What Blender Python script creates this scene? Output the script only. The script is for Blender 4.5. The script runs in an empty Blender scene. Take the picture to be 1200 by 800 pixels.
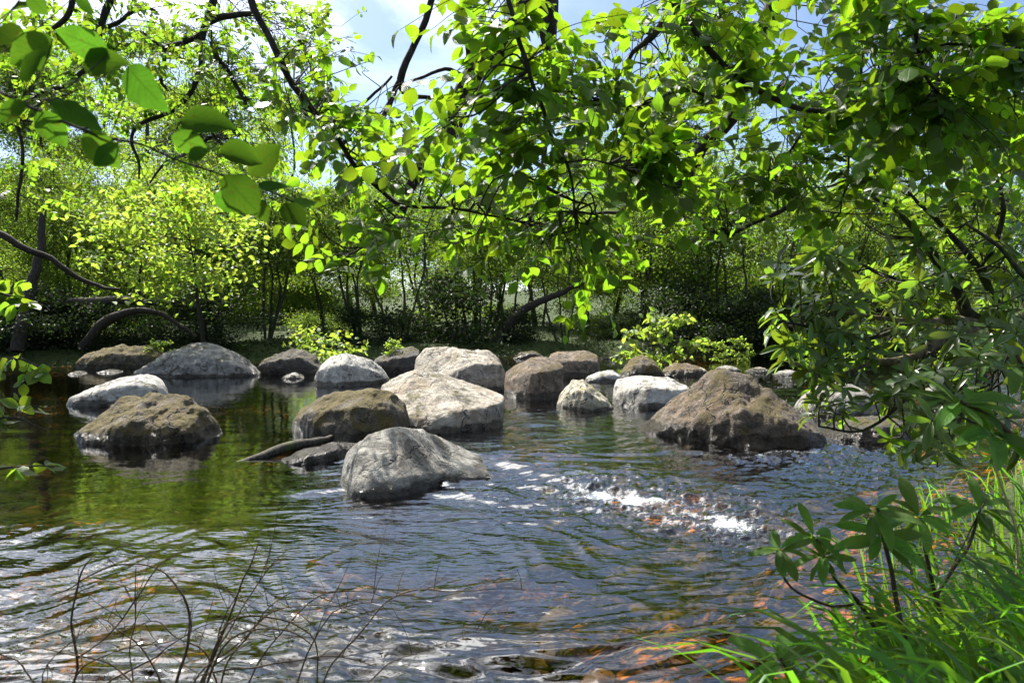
import bpy, math, random
import numpy as np
from mathutils import Vector

random.seed(11)
rng = np.random.default_rng(11)
R = math.radians
scene = bpy.context.scene
COL = scene.collection

# ------------------------------------------------------------------ camera frame (photo 1200 x 800)
F = 1200 * 28.0 / 36.0
CAMZ = 1.7
HOR = 368.0
A = math.atan((400 - HOR) / F)
CA, SA = math.cos(A), math.sin(A)


def P(px, py, d):
    """world point seen at photo position (px, py), d metres along the view axis"""
    xc = (px - 600) * d / F
    yc = (400 - py) * d / F
    return np.array([xc, d * CA + yc * SA, CAMZ - d * SA + yc * CA])


def G(px, py, z=0.0):
    a, b = P(px, py, 1.0), np.array([0, 0, CAMZ])
    v = a - b
    t = (z - CAMZ) / v[2]
    return b + v * t


def depth_at(px, py, z=0.0):
    p = G(px, py, z)
    return p[1] * CA + (CAMZ - p[2]) * SA


# ------------------------------------------------------------------ noise
def _hash(ix, iy, iz, s):
    h = (ix * 374761393 + iy * 668265263 + iz * 2147483647 + s * 1274126177) & 0xFFFFFFFF
    h = ((h ^ (h >> 13)) * 1274126177) & 0xFFFFFFFF
    h = ((h ^ (h >> 16)) * 2246822519) & 0xFFFFFFFF
    return ((h ^ (h >> 15)) & 0xFFFFFF) / float(0xFFFFFF)


def vnoise(p, s=0):
    p = np.asarray(p, float)
    i = np.floor(p).astype(np.int64)
    f = p - i
    f = f * f * f * (f * (f * 6 - 15) + 10)
    out = 0
    for dx in (0, 1):
        wx = f[:, 0] if dx else 1 - f[:, 0]
        for dy in (0, 1):
            wy = f[:, 1] if dy else 1 - f[:, 1]
            for dz in (0, 1):
                wz = f[:, 2] if dz else 1 - f[:, 2]
                out = out + wx * wy * wz * _hash(i[:, 0] + dx, i[:, 1] + dy, i[:, 2] + dz, s)
    return out * 2 - 1


def fbm(p, octv=4, s=0, gain=0.5):
    p = np.asarray(p, float)
    out, a, k = 0, 1.0, 1.0
    for o in range(octv):
        out = out + a * vnoise(p * k + 17.3 * o, s + o)
        a *= gain
        k *= 2.03
    return out


def smooth(a, b, x):
    t = np.clip((x - a) / (b - a), 0, 1)
    return t * t * (3 - 2 * t)


# ------------------------------------------------------------------ mesh building
class MB:
    """collects quads and links them as ONE mesh object"""

    def __init__(self):
        self.v, self.f, self.uv, self.n = [], [], [], 0

    def add(self, v, f, uv=None):
        v = np.asarray(v, float).reshape(-1, 3)
        self.v.append(v)
        self.f.append(np.asarray(f, np.int64) + self.n)
        self.uv.append(np.zeros((len(v), 2)) if uv is None else np.asarray(uv, float))
        self.n += len(v)

    def tube(self, pts, rad, sides=7):
        pts = np.asarray(pts, float)
        n = len(pts)
        rad = np.broadcast_to(np.asarray(rad, float), (n,))
        tan = np.gradient(pts, axis=0)
        tan /= np.linalg.norm(tan, axis=1)[:, None] + 1e-9
        ref = np.array([0.31, 0.2, 1.0]) if abs(tan[0][2]) < 0.9 else np.array([1.0, 0.1, 0.0])
        N = np.cross(tan[0], ref)
        N /= np.linalg.norm(N)
        V = []
        for i in range(n):
            N = N - tan[i] * N.dot(tan[i])
            N /= np.linalg.norm(N) + 1e-9
            B = np.cross(tan[i], N)
            a = np.arange(sides) * 2 * math.pi / sides
            V.append(pts[i] + rad[i] * (np.cos(a)[:, None] * N + np.sin(a)[:, None] * B))
        V = np.concatenate(V)
        i, j = np.meshgrid(np.arange(n - 1), np.arange(sides), indexing='ij')
        i, j = i.ravel(), j.ravel()
        k = (j + 1) % sides
        self.add(V, np.stack([i * sides + j, i * sides + k, (i + 1) * sides + k, (i + 1) * sides + j], 1))

    def leaves(self, tmpl, pos, d, nrm, size):
        """one copy of the leaf template at each position: d = along the blade, nrm = its upper face"""
        if len(pos) == 0:
            return
        tv, tf, tuv = tmpl
        pos, d, nrm = (np.asarray(q, float) for q in (pos, d, nrm))
        size = np.asarray(size, float)
        d = d / (np.linalg.norm(d, axis=1)[:, None] + 1e-9)
        s = np.cross(d, nrm)
        s /= np.linalg.norm(s, axis=1)[:, None] + 1e-9
        n = np.cross(s, d)
        m, k = len(pos), len(tv)
        V = pos[:, None, :] + size[:, None, None] * (
            tv[None, :, 0, None] * s[:, None] + tv[None, :, 1, None] * d[:, None] + tv[None, :, 2, None] * n[:, None])
        Fq = (np.arange(m) * k)[:, None, None] + tf[None]
        self.add(V.reshape(-1, 3), Fq.reshape(-1, 4), np.tile(tuv, (m, 1)))

    def build(self, name, mat, parent=None, origin=(0, 0, 0), smooth_=True, attrs=None):
        v = np.concatenate(self.v) - np.asarray(origin, float)
        f = np.concatenate(self.f)
        me = bpy.data.meshes.new(name)
        me.vertices.add(len(v))
        me.vertices.foreach_set('co', v.astype(np.float32).ravel())
        me.loops.add(len(f) * 4)
        me.loops.foreach_set('vertex_index', f.astype(np.int32).ravel())
        me.polygons.add(len(f))
        me.polygons.foreach_set('loop_start', np.arange(0, len(f) * 4, 4, dtype=np.int32))
        me.polygons.foreach_set('loop_total', np.full(len(f), 4, dtype=np.int32))
        me.polygons.foreach_set('use_smooth', np.full(len(f), smooth_))
        uvl = me.uv_layers.new(name='UVMap')
        uv = np.concatenate(self.uv)
        uvl.data.foreach_set('uv', uv[f.ravel()].astype(np.float32).ravel())
        for an, av in (attrs or {}).items():
            at = me.attributes.new(an, 'FLOAT', 'POINT')
            at.data.foreach_set('value', np.asarray(av, np.float32))
        me.update(calc_edges=True)
        me.materials.append(mat)
        o = bpy.data.objects.new(name, me)
        COL.objects.link(o)
        if parent is not None:
            o.parent = parent
        else:
            o.location = origin
        return o


def tag(o, label, cat, group=None, kind=None):
    o['label'] = label
    o['category'] = cat
    if group:
        o['group'] = group
    if kind:
        o['kind'] = kind
    return o


def thing(name, loc, label, cat, group=None):
    o = bpy.data.objects.new(name, None)
    o.empty_display_size = 0.2
    COL.objects.link(o)
    o.location = loc
    return tag(o, label, cat, group)


def copy_tree(o, parent=None):
    c = o.copy()
    COL.objects.link(c)
    if parent is not None:
        c.parent = parent
    for ch in list(o.children):
        copy_tree(ch, c)
    return c


def spline(pts, step=None, n=None):
    """Catmull-Rom through control points (any number of columns)"""
    p = np.asarray(pts, float)
    if len(p) == 2:
        p = np.stack([p[0], (p[0] + p[1]) / 2, p[1]])
    q = np.concatenate([[2 * p[0] - p[1]], p, [2 * p[-1] - p[-2]]])
    out = []
    for i in range(len(p) - 1):
        a, b, c, d = q[i:i + 4]
        L = np.linalg.norm((c - b)[:3])
        m = n or max(3, int(L / step))
        for t in np.linspace(0, 1, m, endpoint=False):
            out.append(0.5 * (2 * b + (c - a) * t + (2 * a - 5 * b + 4 * c - d) * t * t + (3 * b - a - 3 * c + d) * t ** 3))
    out.append(p[-1])
    return np.array(out)


def leaf_template(ts, ws, fold=0.12, droop=0.12, wave=0.0, twist=0.0):
    V, UV = [], []
    for k, (t, w) in enumerate(zip(ts, ws)):
        wv = wave * math.sin(t * 17)
        z = -droop * t * t
        for s in (-1, 0, 1):
            V.append((s * w * math.cos(twist * t), t, z + abs(s) * w * fold * 2 + s * w * math.sin(twist * t) + (wv * s if s else 0)))
            UV.append((0.5 + 0.5 * s, t))
    Fq = []
    for k in range(len(ts) - 1):
        for s in (0, 1):
            a = k * 3 + s
            Fq.append((a, a + 1, a + 4, a + 3))
    return np.array(V), np.array(Fq), np.array(UV)


BEECH = [leaf_template((0, .1, .28, .5, .72, .89, 1), (.012, .17, .31, .36, .28, .12, .008), fd, dr, wv, tw)
         for fd, dr, wv, tw in ((.10, .12, .012, .1), (.22, .28, .02, -.35), (.05, -.10, .012, .45), (-.10, .18, .025, 0), (.16, .4, .02, .6))]
RHODO = [leaf_template((0, .12, .35, .6, .82, .94, 1), (.02, .07, .13, .155, .12, .06, .008), fd, dr, 0, tw)
         for fd, dr, tw in ((.12, .2, .1), (.25, .4, -.2), (.05, .1, .3))]
SMALL = [leaf_template((0, .35, .7, 1), (.02, .28, .26, .02), fd, dr) for fd, dr in ((.2, .1), (-.1, .2), (.1, .35))]
FAR = (np.array([(-.02, 0, 0), (.34, .45, .1), (.02, 1, -.12), (-.34, .5, .1)]), np.array([(0, 1, 2, 3)]), np.array([(.5, 0), (1, .5), (.5, 1), (0, .5)]))


def rnd_unit(n):
    v = rng.normal(size=(n, 3))
    return v / np.linalg.norm(v, axis=1)[:, None]


# ------------------------------------------------------------------ materials
def new_mat(name):
    m = bpy.data.materials.new(name)
    m.use_nodes = True
    nt = m.node_tree
    nt.nodes.clear()
    return m, nt


class N:
    """small helper round a node tree"""

    def __init__(self, nt):
        self.nt = nt

    def node(self, t, ins=None, **kw):
        n = self.nt.nodes.new(t)
        for k, v in kw.items():
            setattr(n, k, v)
        for k, v in (ins or {}).items():
            s = n.inputs[k]
            if isinstance(v, bpy.types.NodeSocket):
                self.nt.links.new(v, s)
            else:
                s.default_value = v
        return n

    def math(self, op, a, b=0.0, clamp=False):
        n = self.node('ShaderNodeMath', operation=op, use_clamp=clamp)
        for i, v in ((0, a), (1, b)):
            if isinstance(v, bpy.types.NodeSocket):
                self.nt.links.new(v, n.inputs[i])
            else:
                n.inputs[i].default_value = v
        return n.outputs[0]

    def mix(self, f, a, b, bt='MIX'):
        n = self.node('ShaderNodeMix', data_type='RGBA', blend_type=bt, clamp_factor=True)
        for i, v in ((0, f), (6, a), (7, b)):
            if isinstance(v, bpy.types.NodeSocket):
                self.nt.links.new(v, n.inputs[i])
            else:
                n.inputs[i].default_value = v if i == 0 or len(v) == 4 else (*v, 1)
        return n.outputs[2]

    def noise(self, vec, scale, detail=4, rough=.55, dist=0.0):
        return self.node('ShaderNodeTexNoise', {'Vector': vec, 'Scale': scale, 'Detail': detail, 'Roughness': rough, 'Distortion': dist}).outputs[0]

    def ramp(self, v, a, b, lo=0.0, hi=1.0):
        n = self.node('ShaderNodeMapRange', {'Value': v, 'From Min': a, 'From Max': b, 'To Min': lo, 'To Max': hi}, interpolation_type='SMOOTHSTEP')
        return n.outputs[0]

    def out(self, s, vol=None):
        o = self.node('ShaderNodeOutputMaterial')
        self.nt.links.new(s, o.inputs['Surface'])


def leaf_mat(name, refl, trans, fac=.5, rough=.42, veins=False, vary=.35, spec=.35):
    m, nt = new_mat(name)
    h = N(nt)
    geo = h.node('ShaderNodeNewGeometry')
    rnd = geo.outputs['Random Per Island']
    rv = h.ramp(rnd, 0, 1, 1 - vary, 1 + vary)
    hs = h.node('ShaderNodeHueSaturation', {'Hue': h.ramp(rnd, 0, 1, .478, .515), 'Saturation': 1.0, 'Value': rv, 'Color': (*refl, 1)})
    ht = h.node('ShaderNodeHueSaturation', {'Hue': h.ramp(rnd, 0, 1, .475, .515), 'Saturation': 1.0, 'Value': rv, 'Color': (*trans, 1)})
    c1, c2 = hs.outputs[0], ht.outputs[0]
    ins = {}
    if veins:
        uv = h.node('ShaderNodeTexCoord').outputs['UV']
        sx = h.node('ShaderNodeSeparateXYZ', {0: uv})
        au = h.math('ABSOLUTE', h.math('SUBTRACT', sx.outputs[0], .5))
        w = h.math('FRACT', h.math('SUBTRACT', h.math('MULTIPLY', sx.outputs[1], 8.5), h.math('MULTIPLY', au, 5.0)))
        line = h.ramp(h.math('ABSOLUTE', h.math('SUBTRACT', w, .5)), .36, .5)
        mid = h.ramp(au, .02, .05, 1, 0)
        ln = h.math('MAXIMUM', line, mid)
        c1 = h.mix(h.math('MULTIPLY', ln, .6), c1, (refl[0] * 2.0, refl[1] * 1.7, refl[2] * 1.6))
        c2 = h.mix(h.math('MULTIPLY', ln, .6), c2, (trans[0] * .5, trans[1] * .6, trans[2] * .5))
        tco = h.node('ShaderNodeTexCoord').outputs['Object']
        spot = h.math('MULTIPLY', h.ramp(h.noise(tco, 130, 3, .6), .64, .70), .8)
        blot = h.math('MULTIPLY', h.ramp(h.noise(tco, 26, 3, .6), .42, .66), .5)
        c1 = h.mix(spot, h.mix(blot, c1, (refl[0] * .6, refl[1] * .62, refl[2] * .6)), (.07, .045, .015))
        c2 = h.mix(spot, h.mix(blot, c2, (trans[0] * .62, trans[1] * .72, trans[2] * .7)), (.10, .06, .01))
        b = h.node('ShaderNodeBump', {'Strength': .35, 'Distance': .002, 'Height': h.math('MULTIPLY', ln, -1.0)})
        ins['Normal'] = b.outputs[0]
    pr = h.node('ShaderNodeBsdfPrincipled', {'Base Color': c1, 'Roughness': rough, 'Specular IOR Level': spec, **ins})
    tr = h.node('ShaderNodeBsdfTranslucent', {'Color': c2})
    mx = h.node('ShaderNodeMixShader', {0: fac, 1: pr.outputs[0], 2: tr.outputs[0]})
    h.out(mx.outputs[0])
    return m


def bark_mat(name, c=(.045, .036, .028), c2=(.10, .09, .07), moss=0.0):
    m, nt = new_mat(name)
    h = N(nt)
    pos = h.node('ShaderNodeTexCoord').outputs['Object']
    st = h.node('ShaderNodeMapping', {'Vector': pos, 'Scale': (1, 1, .3)}).outputs[0]
    n1 = h.noise(st, 28, 6, .65)
    n2 = h.noise(pos, 3.5, 4)
    col = h.mix(h.ramp(n1, .4, .68), c, c2)
    if moss:
        col = h.mix(h.math('MULTIPLY', h.ramp(n2, .5, .62), moss), col, (.06, .085, .015))
    b = h.node('ShaderNodeBump', {'Strength': .6, 'Distance': .02, 'Height': n1})
    pr = h.node('ShaderNodeBsdfPrincipled', {'Base Color': col, 'Roughness': .85, 'Normal': b.outputs[0], 'Specular IOR Level': .2})
    h.out(pr.outputs[0])
    return m


def granite(name, base=(.40, .37, .32), dark=(.17, .155, .13), moss=.3, lichen=.5, rust=.2, wet=.10, mosscol=(.06, .055, .014), seed=0.0):
    m, nt = new_mat(name)
    h = N(nt)
    geo = h.node('ShaderNodeNewGeometry')
    pos = h.node('ShaderNodeVectorMath', {0: geo.outputs['Position'], 1: (seed * 3.1, seed * 1.7, seed)}, operation='ADD').outputs[0]
    nz = h.node('ShaderNodeSeparateXYZ', {0: geo.outputs['Normal']}).outputs[2]
    pz = h.node('ShaderNodeSeparateXYZ', {0: geo.outputs['Position']}).outputs[2]
    big = h.noise(pos, 1.6, 5, .6, .6)
    mid = h.noise(pos, 7, 6, .65, .3)
    fine = h.noise(pos, 55, 4, .7)
    spk = h.noise(pos, 160, 2, .6)
    col = h.mix(h.ramp(mid, .38, .66), dark, base)
    col = h.mix(h.math('MULTIPLY', h.ramp(spk, .50, .60), .7), col, (.10, .09, .08))
    col = h.mix(h.math('MULTIPLY', h.ramp(fine, .56, .68), lichen), col, (.52, .51, .45))
    col = h.mix(h.math('MULTIPLY', h.ramp(big, .5, .66), rust), col, (.25, .15, .06))
    blk = h.noise(pos, 3.2, 7, .72, .5)
    col = h.mix(h.math('MULTIPLY', h.ramp(blk, .54, .62), .75), col, (.055, .05, .042))
    mm = h.math('ADD', h.math('MULTIPLY', nz, .16), h.noise(pos, 2.6, 8, .7, .4))
    msk = h.ramp(mm, .68 - .3 * moss, .84 - .3 * moss)
    mc = h.mix(h.ramp(fine, .35, .65), mosscol, (mosscol[0] * 2.2, mosscol[1] * 2.0, mosscol[2] * 1.5))
    col = h.mix(h.math('MULTIPLY', msk, .92), col, mc)
    wl = h.math('ADD', wet, h.math('MULTIPLY', h.math('SUBTRACT', h.noise(pos, 5, 4), .5), .16))
    wm = h.ramp(h.math('SUBTRACT', pz, wl), -.02, .02, 1, 0)
    col = h.mix(h.math('MULTIPLY', wm, .86), col, (.035, .027, .016))
    rough = h.math('SUBTRACT', .85, h.math('MULTIPLY', wm, .6))
    hh = h.math('ADD', h.math('MULTIPLY', mid, .55), h.math('ADD', h.math('MULTIPLY', fine, .22), h.math('MULTIPLY', h.math('MULTIPLY', blk, blk), .9)))
    wp = h.node('ShaderNodeVectorMath', {0: pos, 1: h.node('ShaderNodeTexNoise', {'Vector': pos, 'Scale': 2.2, 'Detail': 4.0}).outputs['Color']}, operation='ADD').outputs[0]
    vd = h.node('ShaderNodeTexVoronoi', {'Vector': wp, 'Scale': .9}, feature='DISTANCE_TO_EDGE').outputs['Distance']
    crk = h.math('MULTIPLY', h.ramp(vd, .0, .018, 1, 0), h.ramp(big, .40, .56))
    col = h.mix(h.math('MULTIPLY', crk, .75), col, (.03, .026, .02))
    hh = h.math('SUBTRACT', hh, h.math('MULTIPLY', crk, .5))
    hh = h.math('ADD', hh, h.math('MULTIPLY', h.math('MULTIPLY', msk, h.noise(pos, 120, 3)), .25))
    b = h.node('ShaderNodeBump', {'Strength': 1.0, 'Distance': .14, 'Height': hh})
    pr = h.node('ShaderNodeBsdfPrincipled', {'Base Color': col, 'Roughness': rough, 'Normal': b.outputs[0], 'Specular IOR Level': .35})
    h.out(pr.outputs[0])
    return m


M = {}
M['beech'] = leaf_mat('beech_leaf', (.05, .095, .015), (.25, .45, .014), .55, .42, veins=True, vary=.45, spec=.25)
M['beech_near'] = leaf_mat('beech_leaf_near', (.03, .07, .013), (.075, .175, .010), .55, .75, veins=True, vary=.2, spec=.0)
M['fine'] = leaf_mat('fine_leaf', (.06, .11, .02), (.24, .42, .02), .55, .45)
M['far_a'] = leaf_mat('far_leaf_lime', (.06, .095, .022), (.27, .40, .035), .56, .45, vary=.5)
M['far_b'] = leaf_mat('far_leaf_mid', (.042, .075, .016), (.17, .28, .02), .52, .45, vary=.5)
M['far_c'] = leaf_mat('far_leaf_shaded', (.018, .032, .010), (.04, .075, .010), .42, .55)  # shade under the far trees is put into this leaf colour
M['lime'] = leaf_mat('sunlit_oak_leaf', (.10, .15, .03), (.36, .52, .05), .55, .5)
M['rhodo'] = leaf_mat('rhododendron_leaf', (.045, .085, .02), (.22, .36, .02), .42, .3, veins=False, spec=.5)
M['rhodo_near'] = leaf_mat('rhododendron_leaf_near', (.07, .15, .03), (.30, .52, .03), .54, .5, veins=True, spec=.2)
M['grass'] = leaf_mat('grass_blade', (.045, .11, .018), (.19, .42, .018), .46, .42)
M['bark'] = bark_mat('dark_bark', (.022, .018, .014), (.055, .048, .038))
M['bark_far'] = bark_mat('grey_bark', (.03, .026, .02), (.09, .08, .06), .5)
M['bark_tan'] = bark_mat('tan_bark', (.10, .075, .045), (.24, .19, .12))
M['stem_dry'] = bark_mat('dry_stem', (.05, .035, .02), (.10, .07, .04))
M['straw'] = bark_mat('straw', (.35, .27, .13), (.5, .42, .24))

M['granite_pale'] = granite('granite_pale', (.68, .66, .60), (.42, .40, .36), .0, .7, .15, .11, seed=1)
M['granite_grey'] = granite('granite_grey', (.44, .43, .39), (.18, .17, .15), .06, .5, .12, .08, seed=2)
M['granite_tan'] = granite('granite_tan', (.58, .53, .45), (.30, .26, .20), .08, .55, .35, .12, seed=3)
M['granite_moss'] = granite('granite_moss', (.19, .155, .11), (.06, .05, .036), .62, .35, .35, .14, (.072, .058, .014), seed=4)
M['granite_brown'] = granite('granite_brown', (.27, .20, .14), (.085, .065, .045), .30, .4, .35, .15, (.07, .052, .014), seed=5)
M['granite_umber'] = granite('granite_umber', (.21, .155, .11), (.06, .045, .032), .42, .45, .35, .18, (.06, .048, .014), seed=9)
M['granite_dark'] = granite('granite_dark', (.10, .09, .08), (.045, .04, .035), .25, .15, .1, .2, seed=6)
M['granite_lichen'] = granite('granite_lichen', (.68, .65, .52), (.42, .37, .26), .2, .6, .3, .06, (.26, .24, .05), seed=7)


# ------------------------------------------------------------------ river outline, ground, water
RIVER = np.array([(-60, 0.2), (-12, 1.0), (-3, 2.1), (.5, 2.75), (1.35, 3.3), (2.1, 4.2), (3.4, 6.0), (5.8, 9.2), (9, 13), (12.5, 17), (16.5, 21),
                  (20, 26), (16, 29.5), (8, 31.5), (0, 31), (-9, 27.6), (-14, 26.0), (-24, 24.5), (-60, 21)], float)


def river_sd(xy):
    """signed distance to the river outline, positive on the water"""
    x, y = xy[:, 0], xy[:, 1]
    d = np.full(len(xy), 1e9)
    inside = np.zeros(len(xy), bool)
    n = len(RIVER)
    for i in range(n):
        a, b = RIVER[i], RIVER[(i + 1) % n]
        ab = b - a
        t = np.clip(((xy - a) @ ab) / (ab @ ab), 0, 1)
        q = a + t[:, None] * ab
        d = np.minimum(d, np.hypot(x - q[:, 0], y - q[:, 1]))
        c = ((a[1] > y) != (b[1] > y)) & (x < (b[0] - a[0]) * (y - a[1]) / (b[1] - a[1] + 1e-12) + a[0])
        inside ^= c
    return np.where(inside, d, -d)


BARS = [(-4.4, 7.4, 1.7, 1.3), (.85, 4.3, .8, .8), (-5.2, 15.0, 1.8, 1.6), (-2.2, 4.6, .9, .5)]      # shallow amber gravel bars


def ground_z(xy):
    xy = np.asarray(xy, float)
    s = river_sd(xy)
    p3 = np.column_stack([xy, np.zeros(len(xy))])
    bed = -.12 - .62 * smooth(.1, 2.4, s) + .12 * fbm(p3 * 1.1, 3, 5)
    bar = 0
    for cx, cy_, rx, ry in BARS:
        bar = np.maximum(bar, np.exp(-((xy[:, 0] - cx) / rx) ** 2 - ((xy[:, 1] - cy_) / ry) ** 2))
    bed = bed + bar * (-.13 - bed) * .85
    o = -s
    land = .05 + .40 * smooth(0, 1.6, o) + .05 * np.minimum(np.maximum(o - 1, 0), 12) + 6.0 * smooth(20, 160, o) + .12 * fbm(p3 * .7, 4, 8) * smooth(0, 2, o)
    t = smooth(-.25, .25, s)
    return bed * t + land * (1 - t)


def ground_material():
    m, nt = new_mat('riverbank_ground')
    h = N(nt)
    geo = h.node('ShaderNodeNewGeometry')
    pos = geo.outputs['Position']
    pz = h.node('ShaderNodeSeparateXYZ', {0: pos}).outputs[2]
    big = h.noise(pos, .8, 5, .6, .4)
    mid = h.noise(pos, 4, 6, .65)
    fine = h.noise(pos, 30, 5, .7)
    soil = h.mix(h.ramp(fine, .35, .65), (.022, .017, .010), (.06, .046, .028))
    soil = h.mix(h.ramp(mid, .33, .46), soil, (.035, .055, .012))
    vor = h.node('ShaderNodeTexVoronoi', {'Vector': h.node('ShaderNodeVectorMath', {0: pos, 1: h.node('ShaderNodeTexNoise', {'Vector': pos, 'Scale': 3.0}).outputs['Color']}, operation='ADD').outputs[0], 'Scale': 7.0}, feature='F1')
    cell = h.node('ShaderNodeSeparateColor', {0: vor.outputs['Color']})
    bed = h.mix(cell.outputs[0], (.022, .019, .009), (.07, .058, .025))
    bed = h.mix(h.math('MULTIPLY', h.ramp(h.math('ADD', h.noise(pos, .55, 3, .5), h.ramp(pz, -.36, -.16, 0, .12)), .50, .60), h.ramp(mid, .38, .52)), bed, (.85, .40, .06))
    bed = h.mix(h.ramp(mid, .56, .66), bed, (.07, .075, .02))
    bed = h.mix(h.ramp(vor.outputs['Distance'], .35, .6), bed, (.03, .022, .012))
    col = h.mix(h.ramp(pz, -.05, .05), bed, soil)
    hh = h.math('ADD', h.math('MULTIPLY', vor.outputs['Distance'], -1.2), fine)
    b = h.node('ShaderNodeBump', {'Strength': .8, 'Distance': .06, 'Height': hh})
    pr = h.node('ShaderNodeBsdfPrincipled', {'Base Color': col, 'Roughness': .9, 'Normal': b.outputs[0], 'Specular IOR Level': .2})
    h.out(pr.outputs[0])
    return m


def polar_grid(radii, angs):
    r, a = np.meshgrid(radii, angs, indexing='ij')
    x, y = r * np.sin(a), r * np.cos(a)
    nr, na = r.shape
    i, j = np.meshgrid(np.arange(nr - 1), np.arange(na - 1), indexing='ij')
    i, j = i.ravel(), j.ravel()
    f = np.stack([i * na + j, i * na + j + 1, (i + 1) * na + j + 1, (i + 1) * na + j], 1)
    return np.column_stack([x.ravel(), y.ravel()]), f


xy, f = polar_grid(np.concatenate([[.02], np.geomspace(.5, 60, 210), np.geomspace(66, 700, 30)]), np.linspace(-math.pi, math.pi, 361))
mb = MB()
mb.add(np.column_stack([xy, ground_z(xy)]), f)
tag(mb.build('ground', ground_material()), 'dark earthy banks and amber bed of the river', 'ground', kind='structure')

# ---- water
LA, LB = G(598, 552)[:2], G(850, 612)[:2]       # the little ledge the water spills over


def seg_d(xy, a, b):
    ab = b - a
    t = np.clip(((xy - a) @ ab) / (ab @ ab), 0, 1)
    q = xy - (a + t[:, None] * ab)
    return np.hypot(q[:, 0], q[:, 1]), t, (ab[0] * (xy[:, 1] - a[1]) - ab[1] * (xy[:, 0] - a[0])) / np.linalg.norm(ab)


def water_field(xy):
    x, y = xy[:, 0], xy[:, 1]
    p = np.column_stack([x, y, np.zeros(len(x))])
    w1 = fbm(p * .42, 2, 31)
    w2 = fbm(p * .42 + 9.1, 2, 32)
    q = p + np.column_stack([w1, w2, w1 * 0]) * .75
    # crests mostly across the view, bent by the warp
    n1 = fbm(q * np.array([2.6, 7.2, 1]), 2, 41, .4)
    rot = np.column_stack([q[:, 0] * .88 + q[:, 1] * .47, -q[:, 0] * .47 + q[:, 1] * .88, q[:, 2]])
    n2 = fbm(rot * np.array([2.2, 8.0, 1]), 2, 51, .4)
    n3 = fbm(q * np.array([.8, 2.0, 1]) + 3.3, 2, 45, .5)
    chop = (1 - np.abs(n1)) * .62 + n2 * .42 + n3 * .7
    px = 600 + F * x / np.maximum(y, .3)
    calm = (1 - smooth(-1.05, .2, x + .19 * y)) * smooth(5.6, 7.0, y + .35 * w1)
    flow = .35 + .65 * smooth(-.4, .5, fbm(p * .35 + 3, 2, 61))
    amp = (.023 * flow + .011) * (1 - .94 * calm)
    dl, t, side = seg_d(xy, LA, LB)
    rap = np.exp(-(dl / .75) ** 2) * smooth(.05, .5, t) + .75 * np.exp(-((x - 3.6) / 1.4) ** 2 - ((y - 9.6) / 2.2) ** 2)
    turb = fbm(p * np.array([5.0, 9.5, 1]) + 5, 4, 71, .62)
    z = amp * chop + .036 * rap * turb + .0025 * fbm(p * np.array([1.2, 3.0, 1]), 2, 91)
    ln = smooth(-.12, .10, side) * (1 - smooth(.0, 2.6, np.maximum(side, 0)) * 1.0)
    z = z + .05 * ln * np.exp(-(dl / 2.2) ** 2)
    fo = np.exp(-((side + .10) / .12) ** 2 - (dl / .42) ** 2) * smooth(.15, .6, t) * (.22 + .6 * fbm(p * np.array([2.2, 4.0, 1]), 3, 77))
    fo = fo + .55 * rap * smooth(.1, .6, fbm(p * np.array([1.6, 4.5, 1]), 3, 79))
    c = G(735, 588)[:2]
    fo = fo + (.75 + .5 * fbm(p * 3, 3, 78)) * np.exp(-((x - c[0]) / .62) ** 2 - ((y - c[1]) / .34) ** 2)
    c = G(690, 560)[:2]
    fo = fo + .5 * np.exp(-((x - c[0]) / .6) ** 2 - ((y - c[1]) / .25) ** 2)
    c = G(905, 535)[:2]
    fo = fo + .6 * np.exp(-((x - c[0]) / .8) ** 2 - ((y - c[1]) / .5) ** 2)
    return z, np.clip(fo, 0, 1.2)


def water_material():
    m, nt = new_mat('river_water')
    h = N(nt)
    geo = h.node('ShaderNodeNewGeometry')
    pos = geo.outputs['Position']
    st = h.node('ShaderNodeMapping', {'Vector': pos, 'Scale': (1, 2.4, 1)}).outputs[0]
    b1 = h.noise(st, 7, 1, .5, .5)
    b2 = h.noise(st, 16, 0, .5, .3)
    hh = h.math('ADD', h.math('MULTIPLY', b1, .92), h.math('MULTIPLY', b2, .08))
    calm = h.node('ShaderNodeAttribute', attribute_name='chop').outputs['Fac']
    bp = h.node('ShaderNodeBump', {'Strength': h.math('ADD', .05, h.math('MULTIPLY', calm, .30)), 'Distance': .02, 'Height': hh})
    fr = h.node('ShaderNodeFresnel', {'IOR': 1.62, 'Normal': bp.outputs[0]})
    gl = h.node('ShaderNodeBsdfGlossy', {'Color': (.95, .97, 1, 1), 'Roughness': .008, 'Normal': bp.outputs[0]})
    tr = h.node('ShaderNodeBsdfTransparent', {'Color': (.68, .56, .30, 1)})
    mx = h.node('ShaderNodeMixShader', {0: fr.outputs[0], 1: tr.outputs[0], 2: gl.outputs[0]})
    fo = h.node('ShaderNodeAttribute', attribute_name='foam').outputs['Fac']
    st2 = h.node('ShaderNodeMapping', {'Vector': pos, 'Scale': (1, 1.6, 1)}).outputs[0]
    fn = h.noise(st2, 30, 7, .8, 1.2)
    fm = h.ramp(h.math('ADD', h.math('MULTIPLY', fo, .36), h.math('SUBTRACT', fn, .5)), .25, .46)
    fd = h.node('ShaderNodeBsdfPrincipled', {'Base Color': (.66, .70, .72, 1), 'Roughness': .5, 'Normal': bp.outputs[0]})
    mx2 = h.node('ShaderNodeMixShader', {0: h.math('MULTIPLY', fm, .8), 1: mx.outputs[0], 2: fd.outputs[0]})
    h.out(mx2.outputs[0])
    return m


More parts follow.
